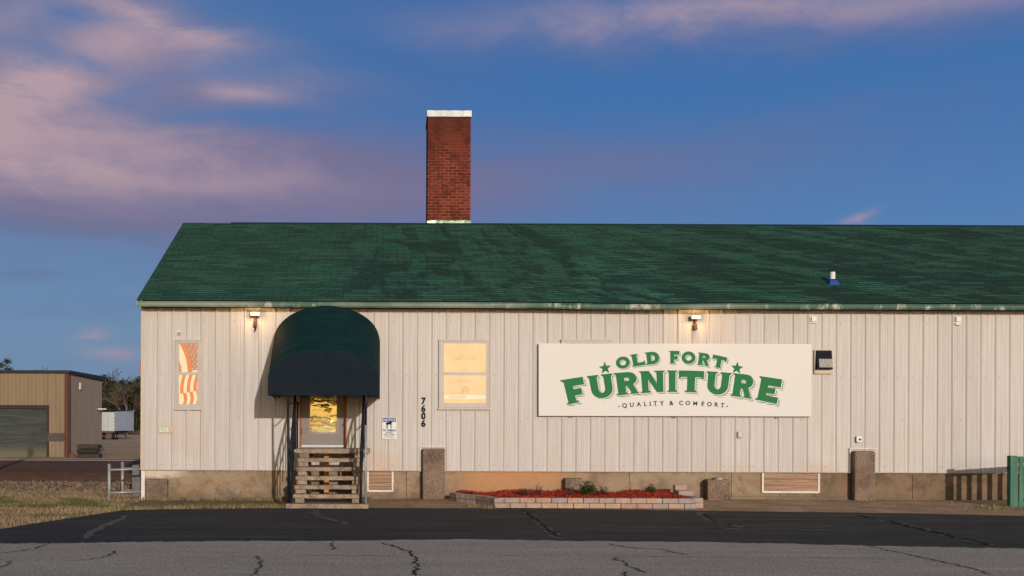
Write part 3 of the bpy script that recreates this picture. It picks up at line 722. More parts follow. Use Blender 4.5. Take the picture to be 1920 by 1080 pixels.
# upper sash: curved stripes sweep from the top left down; field of stars at right
def curveX(c0): return lambda s: (c0 + .52*(1-(1-s)**2)*.9, s)
for c0 in (-.30-.27, -.30+.30-.0):
    flagpoly(zm1, q1.z, [(cl(a), b_) for a, b_ in band(curveX(c0), curveX(c0+.27))], MAT['flag_orange'], 0, panes[0])
flagpoly(zm1, q1.z, [(cl(a), b_) for a, b_ in band(curveX(.16), lambda s: (.0 if False else .16+.27, s*0))] if False else [(-.3,1),(-.3,.45),(.02,.62),(.13,.85),(.14,1)], MAT['flag_orange'], 1, panes[0])
fe = [(.25+.42*(1-(1-i/14)**2), i/14*.93) for i in range(15)]
flagpoly(zm1, q1.z, [(1,0)] + [(a, b_) for a, b_ in fe] + [(1,.93)], MAT['flag_field'], 2, panes[0])
for (sx_, sy_) in ((.42,.06),(.66,.05),(.90,.05),(.62,.14),(.88,.13),(.56,.22),(.80,.21),(.72,.30),(.96,.29),(.66,.38),(.86,.37),(.80,.46),(.73,.55),(.95,.54),(.84,.63),(.74,.71),(.94,.71),(.84,.80),(.74,.88),(.93,.88)):
    W, Hh = q1.x-q0.x, q1.z-zm1; cx, cz = q0.x+W*sx_, q1.z-Hh*sy_; r = .016
    place_flat('star', [[(cx+(r if k%2==0 else r*.45)*math.sin(k*math.pi/5), cz+(r if k%2==0 else r*.45)*math.cos(k*math.pi/5)) for k in range(10)]], .0352+3*.0004, MAT['flag_cream'], panes[0], .0003)
# lower sash: upright wavy stripes in two tiers
for c0 in (.10, .46, .82):
    flagpoly(q0.z, zm0, band(lambda s: (cl(c0+.10-.12*s-.06*math.sin(s*3)), s*(.66-.12*c0)), lambda s: (cl(c0+.28-.12*s-.06*math.sin(s*3)), s*(.66-.12*(c0+.18)))), MAT['flag_orange'], 0, panes[1])
for c0 in (.16, .52, .88):
    flagpoly(q0.z, zm0, band(lambda s: (cl(c0+.04+.10*math.sin(s*2.6)-.05*s), .66-.12*c0+s*(.34+.12*c0)), lambda s: (cl(c0+.22+.10*math.sin(s*2.6)-.05*s), .64-.12*(c0+.16)+s*(.36+.12*(c0+.16)))), MAT['flag_orange'], 1, panes[1])
wo, panes, q0, q1, zm1, zm0 = window(822.5, 917.5, 639, 765.5, 832, 911.5, 644, 698, 703, 756, (MAT['film'], MAT['film']))
wo['label'] = 'wide window with glowing cream film'
wcx = (q0.x+q1.x)/2
text_mesh('film_lettering', 'OLD FORT', .05, MAT['film_mark'], panes[0], wcx, P(0,664).z+.0, .0355)
text_mesh('film_lettering', 'FURNITURE', .105, MAT['film_mark'], panes[0], wcx, P(870,675).z, .0355, sx=.85)
for k in range(9):                                            # illegible line of faint letters
    g = MB(); xx = wcx-.17+k*.038; zz = P(870,716).z; g.box(xx, xx+.020, -.0358, -.0345, zz, zz+.045+.008*(k%2)); g.build('film_mark', MAT['film_mark'], panes[1])
g = MB(); s0, s1 = P(833,748), P(911,741); g.box(q0.x+.002, q1.x-.002, -.0358, -.0345, s0.z, s1.z); g.build('film_strip', MAT['film_strip'], panes[1])
FI = simple('film_ink', (.40,.26,.12), .7)
for wd, wx in (('OUR', 850), ('HOUSE', 866.5)): text_mesh('film_lettering', wd, .062, FI, panes[1], P(wx,0).x, s0.z+.018, .0375)
a = P(872,740); hz = a.z; hx = a.x
place_flat('house_mark', [[(hx-.09,hz+.12),(hx,hz+.18),(hx+.09,hz+.12),(hx+.07,hz+.12),(hx+.07,hz+.01),(hx+.045,hz+.01),(hx+.045,hz+.07),(hx-.045,hz+.07),(hx-.045,hz+.01),(hx-.07,hz+.01),(hx-.07,hz+.12)],
           [(hx-.04,hz+.095),(hx-.04,hz+.13),(hx+.04,hz+.13),(hx+.04,hz+.095)]], .0355, MAT['film_mark'], panes[1], .0003)
wo, panes, q0, q1, zm1, zm0 = window(1051, 1147, 638.5, 765.5, 1060, 1140, 644, 698, 703, 756, (MAT['dim_pane'], MAT['dim_pane']))
# front door with landing sill
a, bb = P(562.6,838), P(650,838); dz0 = a.z; dz1 = dz0+2.05
f = MB(); f.box(a.x, a.x+.035, -.07, -.002, dz0, dz1); f.box(bb.x-.05, bb.x, -.07, -.002, dz0, dz1); f.box(a.x+.036, bb.x-.051, -.07, -.002, dz1-.05, dz1)
s0, s1 = a.x+.036, bb.x-.051; g0, g1 = P(581.7,810.5), P(631.4,810.5); gt = g0.z+1.02
d = MB(); d.box(s0, g0.x-.03, -.045, -.004, dz0+.045, dz1-.052); d.box(g1.x+.03, s1, -.045, -.004, dz0+.045, dz1-.052)
d.box(g0.x-.029, g1.x+.029, -.0445, -.004, dz0+.045, g0.z-.035); d.box(g0.x-.029, g1.x+.029, -.0445, -.004, gt+.035, dz1-.052)
door = d.build('door', MAT['door_grey'], store)
f.build('door_frame', MAT['door_brown'], door, .004)
f = MB(); f.box(g0.x-.035, g0.x, -.056, -.005, g0.z-.036, gt+.036); f.box(g1.x, g1.x+.035, -.056, -.005, g0.z-.036, gt+.036); f.box(g0.x+.001, g1.x-.001, -.056, -.005, g0.z-.036, g0.z); f.box(g0.x+.001, g1.x-.001, -.056, -.005, gt, gt+.036)
f.build('glass_trim', simple('glass_trim', (.22,.19,.19), .45, var=.05), door, .006)
f = MB(); f.hexa([(g0.x+.001,-.052,g0.z+.001),(g1.x-.001,-.052,g0.z+.001),(g1.x-.001,-.02,g0.z+.001),(g0.x+.001,-.02,g0.z+.001)], [(g0.x+.001,-.030,gt-.001),(g1.x-.001,-.030,gt-.001),(g1.x-.001,-.02,gt-.001),(g0.x+.001,-.02,gt-.001)]); f.build('door_glass', MAT['door_glass'], door)
f = MB(); f.box(s0, s1, -.075, -.004, dz0+.002, dz0+.043); f.build('threshold', MAT['tin'], door, .004)
f = MB(); kx, kz = P(640,749.5).x, P(640,749.5).z
f.box(kx-.035, kx+.035, -.05, -.0455, kz-.01, kz+.16); f.tube([(kx-.002,-.05,kz-.06),(kx-.002,-.06,kz-.06)], .022, 14); f.build('lock', MAT['galv'], door)
for zz in (dz0+.28, dz0+.34): f = MB(); f.box(s0-.006, s0+.012, -.075, -.046, zz, zz+.04); f.build('hinge', MAT['black_metal'], door)

# ================================================================== ENTRANCE: STEPS, RAILS, CANOPY
sx0, sx1 = -1.86, -.575
st = thing('entrance_steps', 'open precast concrete steps leading up to the grey front door', 'steps', (-1.2,-1.4,0))
tr_ = [(927,2.15),(910,1.9),(893,1.65),(876,1.4),(859,1.15)]
for y, p in tr_:
    zt = P(612,y,p).z; mb = MB(); mb.box(sx0+random.uniform(-.01,.01), sx1-.01*(2.15-p)+random.uniform(-.01,.01), -p, -p+.27, zt-.080, zt)
    mb.build('tread', MAT['step'], st, .012)
lz = P(612,841.5,.92).z
mb = MB(); mb.box(sx0-.04, sx1+.17, -.92, -.05, lz-.095, lz); mb.build('landing', MAT['step'], st, .012)
mb = MB(); mb.box(sx0-.12, sx1+.18, -2.42, -.06, -.03, P(612,945,2.4).z); mb.build('base_slab', MAT['step'], st, .012)
bz = P(612,945,2.4).z
for xa, xb in ((sx0+.03, sx0+.22), (sx1-.15, sx1-.005)):      # stacked block cheeks under the treads
    mb = MB()
    for i, (y, p) in enumerate(tr_):
        zt = P(612,y,p).z-.081; zb = bz+.001 if i == 0 else P(612,tr_[i-1][0],tr_[i-1][1]).z+.001
        mb.box(xa+random.uniform(-.01,.01), xb+random.uniform(-.012,.012), -p+.02, -p+.24, zb, zt)
        if i: mb.box(xa+.01, xb-.01, -p+.245, -p+.32, bz+.002, zb-.1)
    mb.box(xa, xb, -.89, -.1, bz+.002, lz-.097)
    mb.build('cheek_block', MAT['step'], st, .01)
for zz, xb in ((P(0,897,.4).z, P(642,0,.4).x), (P(0,914,.4).z, P(638,0,.4).x)):
    pass
mb = MB(); mb.box(-1.35,-1.25,-.55,-.45,bz+.001,lz-.098); mb.build('prop', MAT['wood_orange'], st)
def rail(X, Xin, cat='handrail'):
    mb = MB(); zf = bz+1.0; zr = lz+.95
    mb.tube([(X,-2.2,bz-.02),(X,-2.2,zf)], .024); mb.tube([(X+Xin,-.86,lz-.02),(X+Xin,-.86,zr+.28)], .024); mb.tube([(X+Xin,-.12,lz-.02),(X+Xin,-.12,zr)], .017)
    mb.tube([(X,-2.23,zf),(X+Xin,-.86,zr),(X+Xin,-.05,zr)], .026)
    mb.tube([(X,-2.2,zf-.42),(X+Xin,-.86,zr-.42),(X+Xin,-.1,zr-.42)], .016)
    for k in range(1,5):
        f = k/5; y = -2.2+1.34*f
        mb.tube([(X+Xin*f,y,bz+(lz-bz)*f-.05),(X+Xin*f,y,zf+(zr-zf)*f)], .011, 6)
    return mb.build('handrail', MAT['black_metal'], st, smooth=True)
rail(-1.905, -.03); rail(-.545, .02)
# canopy
can = thing('entrance_canopy', 'dark green barrel canvas canopy over the front steps', 'awning', (-1.3,-1.2,0))
def sect(p):
    f = max(0, (p-.38)/(2.2-.38)); fb = p/2.2
    xl = -2.43+(.09)*fb; xr = -.215+.009*fb
    zb = 2.178
    if p <= .38: zs, za = 3.36, 3.985+.10*(p/.38)
    else: zs, za = 3.36+(2.50-3.36)*f, 4.085+(3.04-4.085)*f
    hoop = math.sin(f*math.pi*6)**2*.020
    return xl, xr, zb, zs, za-hoop
def outline(p, n=28):
    xl, xr, zb, zs, za = sect(p); c, h = (xl+xr)/2, (xr-xl)/2
    L = [(xl, zb+(zs-zb)*k/6) for k in range(6)]
    A = [(c-h*math.cos(math.pi*k/n), zs+(za-zs)*math.sin(math.pi*k/n)) for k in range(n+1)]
    return L + A + [(xr, zs+(zb-zs)*k/6) for k in range(1,7)]
mb = MB(); ps = [.02,.2,.375] + [.38+1.82*k/25 for k in range(26)]; vs = []
for p in ps: vs += [(a,-p,bb) for a,bb in outline(p)]
n = len(outline(.1))
mb.add(vs, [(i*n+k, i*n+k+1, (i+1)*n+k+1, (i+1)*n+k) for i in range(len(ps)-1) for k in range(n-1)])
o = mb.build('canopy_cover', MAT['canvas'], can, smooth=True)
md = o.modifiers.new('thick','SOLIDIFY'); md.thickness = .004
mb = MB(); ol = outline(2.2); mb.add([(a,-2.201,bb) for a,bb in ol] + [(a,-2.195,bb) for a,bb in ol], [tuple(reversed(range(n))), tuple(range(n,2*n))])
mb.build('front_panel', MAT['canvas_front'], can)
mb = MB(); mb.box(ol[0][0]-.004, ol[-1][0]+.004, -2.208, -2.19, 2.17, 2.186); 
mb.build('front_hem', MAT['canvas_front'], can)
mb = MB()
for p in (.05, 2.17): mb.tube([(a*1.0,-p,bb-.02) for a,bb in outline(p)], .014, 6)
for X in (-2.33,-.225): mb.tube([(X,-.05,2.20),(X,-2.17,2.20)], .014, 6)
mb.build('frame', MAT['black_metal'], can, smooth=True)
for X, mm, dx in ((-1.945, MAT['black_metal'], .04), (-.455, MAT['black_metal'], -.06)):
    mb = MB(); mb.tube([(X-.03 if dx>0 else X,-2.15,2.6),(X,-2.16,1.55 if dx<0 else .0)], .022, 10)
    po = mb.build('pole', mm, can, smooth=True)
    if dx < 0:
        mb = MB(); mb.tube([(X,-2.16,1.60),(X+.005,-2.16,-.02)], .027, 10); mb.build('pole_sleeve', MAT['galv'], po, smooth=True)
    mb = MB(); mb.tube([(X,-2.155,2.0),(X+dx,-2.1,2.0),(X+dx,-.86,2.05)], .012, 6); mb.build('brace', MAT['black_metal'], can)
    mb = MB(); mb.tube([(X,-2.155,1.45),(X+dx,-2.19,1.05)], .010, 6); mb.build('brace', MAT['black_metal'], can)

# ================================================================== SHOP SIGN
sg = thing('shop_sign', 'large cream sign board with arched green lettering between two green stars', 'sign', P(1265,712,.1))
SP = .115
a, bb = P(1010,780,SP), P(1521.5,644.5,SP)
c1 = [P(1010,779.8,SP), P(1521.5,781,SP), P(1521.5,645,SP), P(1010,643.8,SP)]
mb = MB(); mb.prism([(q.x, q.z) for q in c1], -SP, -.045); mb.build('panel', MAT['sign_white'], sg, .003)
for fx in (.12,.5,.88):
    X = c1[0].x+(c1[1].x-c1[0].x)*fx; mb = MB(); mb.box(X-.04, X+.04, -.044, -.02, c1[0].z-.03, c1[3].z-.1); mb.build('batten', MAT['wood'], sg)
def W1(s, tt, sh=0):
    x = 1263 + (s-1263)*(1-.054*(1-tt)); top = 694.5+.00041*(s-1263)**2; bot = 735+.00061*(x-1263)**2
    q = P(x, bot+(top-bot)*tt + sh, SP); return (q.x, q.z)
def W2(s, tt, sh=0):
    x = 1261 + (s-1261)*(1-.055*(1-tt)); top = 657.8+.00120*(s-1261)**2; bot = 681.5+.00112*(x-1261)**2
    q = P(x, bot+(top-bot)*tt + sh, SP); return (q.x, q.z)
big = [('F',1050,1092.5),('U',1100,1148),('R',1150,1195),('N',1198,1246.5),('I',1250.5,1270),('T',1273,1320.5),('U',1325,1372),('R',1375,1417),('E',1424,1467)]
old = [('O',1152,1178.5),('L',1181,1207),('D',1208.5,1235.5),('F',1254,1274),('O',1278.5,1305),('R',1309,1333),('T',1337,1364)]
# hatched drop shadow, cream keyline and solid letter, stacked 1 mm apart
m, t, b = newmat('hatch'); z = t.xyz(t.pos())[2]
h = t.sstep(t.M('PINGPONG', t.M('MULTIPLY', z, 26.0), .5), .18, .32)
t.l.new(t.mix(t.M('MULTIPLY', h, .8), (.46,.45,.445), (.05,.085,.065)), b.inputs['Base Color']); b.inputs['Roughness'].default_value = .5
place_flat('letter_shadow', word(big, W1, (5.8, 5.0)), SP+.0012, m, sg, .0004)
place_flat('letter_shadow', word(big, W1, (2.6, 2.4)), SP+.0024, MAT['sign_dark'], sg, .0004)
place_flat('letter_keyline', word(big, W1, (1.7, 1.5)), SP+.0036, MAT['sign_white'], sg, .0004)
place_flat('lettering', word(big, W1), SP+.005, MAT['sign_green'], sg, .0006)
for part in (old[:3], old[3:]):
    place_flat('letter_shadow', word(part, W2, (2.6, 2.8)), SP+.0012, MAT['sign_shade'], sg, .0004)
    place_flat('letter_keyline', word(part, W2, (.9, .9)), SP+.0024, MAT['sign_white'], sg, .0004)
    place_flat('lettering', word(part, W2), SP+.004, MAT['sign_green'], sg, .0006)
for cx_, cy_ in ((1134.5,690.2),(1381.8,690.2)):
    rot = .10 if cx_ < 1200 else -.10; pts = []
    for k in range(10):
        r = 12.3 if k%2 == 0 else 5.2; q = P(cx_+r*math.sin(k*math.pi/5-rot), cy_-r*math.cos(k*math.pi/5-rot), SP); pts.append((q.x,q.z))
    place_flat('star', [pts], SP+.003, MAT['sign_green'], sg, .0006)
def ysub(x): return 759.3+.00052*(x-1265)**2
xs_ = {'Q':1171.5,'U':1185.5,'A':1198,'L':1210,'I':1219.5,'T':1228.5,'Y':1241,'&':1258.5}
seq = [('-',1160.5),('Q',1171.3),('U',1185),('A',1198),('L',1210),('I',1219.3),('T',1228.8),('Y',1241),('&',1258.6),('C',1277),('O',1289.6),('M',1303.5),('F',1317.5),('O',1329.8),('R',1342.5),('T',1354.3),('-',1363)]
for ch, xc in seq:
    q = P(xc, ysub(xc), SP); rot = -math.atan(.00104*(xc-1265))
    text_mesh('lettering', ch, .125, MAT['sign_dark'], sg, q.x, q.z, SP+.003, off=.0010 if ch == 'M' else .0035, rot=rot, sx=1.02)
    if ch in 'LIFTY':        # slab feet
        hw = {'A':.042,'L':.02,'I':.024,'M':.036,'F':.025,'R':.04,'T':.026,'Y':.026}[ch]
        place_flat('lettering', [[(q.x-hw,q.z-.004),(q.x+hw,q.z-.004),(q.x+hw,q.z+.008),(q.x-hw,q.z+.008)]] if ch not in 'AMR' else [[(q.x+s_*hw-.013,q.z-.003),(q.x+s_*hw+.013,q.z-.003),(q.x+s_*hw+.013,q.z+.006),(q.x+s_*hw-.013,q.z+.006)] for s_ in (-1,1)], SP+.0052, MAT['sign_dark'], sg, .0004)

# ================================================================== THINGS FIXED TO THE FACADE
def wall_lamp(x, y, label):
    c = P(x, y, .16); L = thing('wall_lamp', label, 'wall lamp', (c.x,0,c.z-.1), 'lit floodlights under the eave')
    w = .10; mb = MB()
    mb.add([(c.x-w,-.15,c.z+.05),(c.x+w,-.15,c.z+.05),(c.x+w,-.15,c.z-.05),(c.x-w,-.15,c.z-.05),(c.x-w*.7,-.07,c.z+.035),(c.x+w*.7,-.07,c.z+.035),(c.x+w*.7,-.07,c.z-.03),(c.x-w*.7,-.07,c.z-.03)],
           [(4,5,6,7)[::-1],(0,4,5,1)[::-1],(1,5,6,2)[::-1],(2,6,7,3)[::-1],(3,7,4,0)[::-1]]); mb.build('housing', MAT['lamp_brown'], L)
    mb = MB(); mb.box(c.x-w+.006, c.x+w-.006, -.165, -.151, c.z-.036, c.z+.038); mb.build('lens', MAT['lamp_lit'], L, .008)
    mb = MB(); mb.tube([(c.x,-.09,c.z-.03),(c.x-.01,-.10,c.z-.09),(c.x+.005,-.09,c.z-.14)], .012, 8)
    mb.box(c.x-.022,c.x+.03,-.05,-.002,c.z-.17,c.z-.02); mb.build('bracket', MAT['lamp_brown'], L)
    mb = MB(); mb.box(c.x-.036,c.x+.036,-.12,-.052,c.z-.265,c.z-.135); sb = mb.build('sensor', MAT['lamp_brown'], L, .008)
    return L, c
L, c = wall_lamp(478, 588.5, 'lit floodlight with hanging sensor left of the green canopy')
mb = MB(); mb.tube([(c.x+.01,-.09,c.z-.265),(c.x+.01,-.09,c.z-.30),(c.x-.01,-.10,c.z-.35)], .014, 8, .02); mb.build('sensor_eye', MAT['lens_black'], L)
L2, c2 = wall_lamp(1305.5, 594.5, 'lit floodlight above the large cream sign')
for nm, q in (('floodlight_glow', c), ('floodlight_glow', c2)):
    ld = bpy.data.lights.new(nm, 'POINT'); ld.energy = 14; ld.color = (1,.60,.22); ld.shadow_soft_size = .05
    lo = bpy.data.objects.new(nm, ld); col.objects.link(lo); par = L if q is c else L2
    lo.parent = par; lo.location = Vector((q.x, -.24, q.z)) - ROOT[par.name]
# house numbers
hn = thing('house_number', 'black numerals 7606 running down the siding', 'house number', P(793,772))
for ch, y in zip('7606', (757.5, 771.8, 785.6, 799.6)):
    q = P(794, y); text_mesh('digit', ch, .195, MAT['ink'], hn, q.x, q.z, .036, off=.006, ext=.004, sx=.92)
pl = thing('number_plate', 'small tan plate reading 216 at the left end of the wall', 'number plate', P(310,805))
a, bb = P(295.5,811.5), P(325,798.5)
mb = MB(); mb.box(a.x, bb.x, -.038, -.032, a.z, bb.z); mb.build('plate', MAT['plate_tan'], pl, .002)
text_mesh('digits', '216', .145, MAT['mint'], pl, P(311,0).x, a.z+.022, .040, off=.005, sx=.95)
# notice sign
ns = thing('notice_sign', 'white notice sign about animals with blue header and dog', 'notice sign', P(730,803))
a, bb = P(716.5,823), P(743.5,782); cx = (a.x+bb.x)/2; w = bb.x-a.x
def rrect(x0,x1,z0,z1,r):
    return arc(x0+r,z0+r,r,r,180,270,4)+arc(x1-r,z0+r,r,r,270,360,4)+arc(x1-r,z1-r,r,r,0,90,4)+arc(x0+r,z1-r,r,r,90,180,4)
place_flat('plate', [rrect(a.x,bb.x,a.z,bb.z,.018)], .034, MAT['notice_white'], ns, .002)
place_flat('header', [rrect(a.x+.012,bb.x-.012,bb.z-.105,bb.z-.012,.012)], .0372, MAT['notice_blue'], ns, .0006)
text_mesh('lettering', 'NOTICE', .074, MAT['notice_white'], ns, cx, bb.z-.084, .0388, off=.001, ext=.0005, sx=.95)
S = .0016; dx0, dz0_ = cx-.075, bb.z-.245
dog = [(0,52),(4,66),(14,74),(44,74),(58,78),(66,92),(74,100),(84,100),(96,92),(94,86),(84,84),(80,74),(76,60),(74,40),(76,8),(78,0),(66,0),(64,30),(58,48),(34,50),(26,40),(24,20),(22,0),(8,0),(12,24),(10,46),(4,50)]
place_flat('dog_mark', [[(dx0+px*S, dz0_+pz*S*1.15) for px, pz in dog]], .0372, MAT['ink'], ns, .0006)
text_mesh('lettering', 'NO ANIMALS', .058, MAT['ink'], ns, cx, a.z+.165, .0372, off=.002, ext=.0005, sx=.80)
text_mesh('lettering', 'EXCEPT', .044, MAT['ink'], ns, cx, a.z+.122, .0372, off=.001, ext=.0005)
text_mesh('lettering', 'SERVICE ANIMALS', .036, MAT['ink'], ns, cx, a.z+.085, .0372, off=.0005, ext=.0005, sx=.85)
mb = MB(); rr = random.Random(8)
for k, z in enumerate((a.z+.066, a.z+.045, a.z+.024)):
    xx = cx-.115+.01*k
    while xx < cx+.105-.01*k:
        ww = rr.uniform(.014,.035); mb.box(xx, min(xx+ww, cx+.115), -.0378, -.0365, z, z+.010); xx += ww+.008
mb.build('fine_print', MAT['ink_grey'], ns)
# security cameras
def dome_cam(x, y, r, label):
    q = P(x, y); o = thing('security_camera', label, 'security camera', (q.x,0,q.z), 'security cameras on the siding')
    mb = MB(); mb.tube([(q.x,-.03,q.z),(q.x,-.055,q.z)], r, 18); mb.build('base', MAT['plastic_white'], o, smooth=False)
    mb = MB(); mb.sphere((q.x,-.065,q.z), r*.8, 16); mb.build('dome', MAT['plastic_white'], o, smooth=True)
    mb = MB(); mb.sphere((q.x+r*.25,-.065-r*.58,q.z-r*.15), r*.35, 12); mb.build('lens', MAT['lens_black'], o, smooth=True)
    return o
dome_cam(337, 624, .05, 'small white dome camera above the narrow flag window')
q = P(1608.5, 823.5); o = thing('security_camera', 'square white camera with dark lens above the right tall concrete pier', 'security camera', (q.x,0,q.z), 'security cameras on the siding')
mb = MB(); mb.prism(rrect(q.x-.058,q.x+.058,q.z-.068,q.z+.068,.03), -.075, -.03); mb.build('body', MAT['plastic_white'], o, .01)
mb = MB(); mb.tube([(q.x+.012,-.075,q.z-.005),(q.x+.012,-.085,q.z-.005)], .024, 14); mb.build('lens', MAT['lens_black'], o)
def white_box(x, y, label, extra):
    q = P(x, y); o = thing('vent_cover', label, 'vent cover', (q.x,0,q.z), 'square white covers under the eave')
    mb = MB(); mb.box(q.x-.072,q.x+.072,-.042,-.002,q.z-.075,q.z+.075); mb.build('flange', MAT['plastic_white'], o, .006)
    mb = MB(); mb.box(q.x-.048,q.x+.060,-.085,-.043,q.z-.048,q.z+.058); mb.build('cap', MAT['plastic_white'], o, .008)
    if extra:
        mb = MB(); mb.box(q.x-.05,q.x+.06,-.06,-.002,q.z-.115,q.z-.077); mb.build('spout', MAT['plastic_white'], o, .006)
white_box(1523.5, 599.5, 'square white cover under the eave right of the cream sign', False)
white_box(1794, 599.5, 'square white cover with a lower lip near the right edge', True)
# exhaust hood
a, bb = P(1525,701), P(1559.5,656.5); o = thing('exhaust_hood', 'black metal exhaust hood in a tan frame beside the sign', 'exhaust hood', ((a.x+bb.x)/2,0,a.z))
mb = MB(); mb.box(a.x,a.x+.025,-.06,-.002,a.z,bb.z); mb.box(bb.x-.025,bb.x,-.06,-.002,a.z,bb.z); mb.box(a.x+.026,bb.x-.026,-.06,-.002,bb.z-.012,bb.z); mb.box(a.x+.026,bb.x-.026,-.06,-.002,a.z,a.z+.09); mb.build('frame', MAT['siding_trim'], o, .003)
hx0,hx1,hz0,hz1 = a.x+.027,bb.x-.027,a.z+.092,bb.z-.014
mb = MB(); mb.hexa([(hx0,-.15,hz0),(hx1,-.15,hz0),(hx1,-.01,hz0),(hx0,-.01,hz0)], [(hx0,-.075,hz1),(hx1,-.075,hz1),(hx1,-.01,hz1),(hx0,-.01,hz1)]); mb.build('hood', simple('hood_black', (.012,.012,.016), .8, spec=.04), o, .006)
fm = .55; yv = lambda f: -.15+(.075)*f-.006
mb = MB(); z0, z1 = hz0+.04, hz0+(hz1-hz0)*fm
f0, f1 = (z0-hz0)/(hz1-hz0), fm
mb.add([(hx0+.05,yv(f0),z0),(hx1-.006,yv(f0),z0),(hx1-.006,yv(f1),z1),(hx0+.05,yv(f1),z1)], [(0,1,2,3)]); mb.build('damper', MAT['hood_metal'], o)
q = P(1385.5, 815); o = thing('junction_box', 'small grey junction box on the siding below the sign', 'junction box', (q.x,0,q.z))
mb = MB(); mb.box(q.x-.05,q.x+.05,-.075,-.004,q.z-.065,q.z+.065); mb.build('box', MAT['galv'], o, .006)
mb = MB(); mb.box(q.x-.035,q.x+.035,-.085,-.0755,q.z-.045,q.z+.045); mb.build('cover', MAT['galv'], o, .004)
# orange fixture on the end wall, only its edge shows
z0, z1 = P(263,703,-.3).z, P(263,677,-.3).z
o = thing('wall_fixture', 'rounded orange box on the end wall just past the corner', 'wall fixture', (XL-.03,.3,z0))
mb = MB(); mb.prism(rrect(XL-.085, XL-.001, z0, z1, .035), .22, .50); mb.build('cover', MAT['orange'], o)
mb = MB(); mb.box(XL-.02, XL-.0005, .18, .54, z0-.02, z1+.02); mb.build('back_plate', MAT['lamp_brown'], o)
# vent pipe on the roof
Yv = .77; vz = roof_z(Yv); vx = (1561-730)/F*(25+Yv)+TH*(-270)/F*25.8
o = thing('vent_pipe', 'short white vent pipe with blue flashing on the green roof', 'vent pipe', (vx,Yv,vz))
mb = MB(); mb.tube([(vx,Yv,vz+.02),(vx,Yv,vz+.255)], .057, 16); mb.build('pipe', MAT['plastic_white'], o, smooth=False)
mb = MB(); mb.tube([(vx,Yv,vz+.06),(vx,Yv,vz+.10)], .075, 16, .060); mb.build('collar', MAT['tyre'], o)
mb = MB(); mb.hexa([(vx-.12,Yv-.13,roof_z(Yv-.13)+.016),(vx+.12,Yv-.13,roof_z(Yv-.13)+.016),(vx+.12,Yv+.12,roof_z(Yv+.12)+.018),(vx-.12,Yv+.12,roof_z(Yv+.12)+.018)], [(vx-.08,Yv-.08,vz+.07),(vx+.08,Yv-.08,vz+.07),(vx+.08,Yv+.08,vz+.09),(vx-.08,Yv+.08,vz+.09)]); mb.build('flashing', MAT['blue_flash'], o, .01)

# ================================================================== FLOWER BED
fb = thing('flower_bed', 'low flower bed edged with pinkish blocks and filled with red mulch', 'flower bed', (4,-1.3,0))
fz0 = .012; bh = .101
A = (2.03,-2.30); plan = [(1.25,-.45),(1.38,-.90),(1.72,-1.45),A]
def block(x, y, ang, L_, z, i, d=.19):
    c_, s_ = math.cos(ang), math.sin(ang); mb = MB(); pts = [(0,0),(L_,0),(L_,d),(0,d)]
    q = [(x+a*c_-bb*s_, y+a*s_+bb*c_) for a, bb in pts]
    mb.hexa([(a,bb,z) for a,bb in q], [(a,bb,z+bh-.006) for a,bb in q])
    mb.build('block', MAT['block%d' % (i % 5)], fb, .008)
br_ = random.Random(4); X1 = 5.93
for row in range(2):
    x = A[0] + (.0 if row == 0 else .004); i = 0; first = True
    while x < X1 - .1:
        L_ = .305 if not (row and first) else .185
        L_ = min(L_, X1-x); first = False
        block(x, A[1]+.006*row+br_.uniform(-.008,.008), br_.uniform(-.012,.012), L_-.010, fz0+row*bh, br_.randrange(5)); x += L_
    for (xa, ya), (xb, yb) in zip(plan, plan[1:]):             # left return, laid as a chain of half blocks
        L0 = math.hypot(xb-xa, yb-ya); k = max(2, round(L0/.21)); ang = math.atan2(yb-ya, xb-xa)
        for j in range(k):
            f = (j + (.0 if row == 0 else .06))/k
            block(xa+(xb-xa)*f, ya+(yb-ya)*f, ang, L0/k-.012, fz0+row*bh, br_.randrange(5), .17)
    y = A[1]+.2
    while y < -.35:                                            # right return
        block(X1-.02+.19, y, math.pi/2, .29, fz0+row*bh, br_.randrange(5)); y += .305
block(X1-.16, -1.5, .05, .30, fz0+2*bh, 1); block(X1-.12, -1.15, 0, .29, fz0+2*bh, 4); block(X1-.05, -.75, 0, .23, fz0+3*bh-.02, 0); block(X1-.05, -.75, 0, .23, fz0+2*bh, 2)
block(X1+.16, -1.0, .9, .27, fz0, 3)
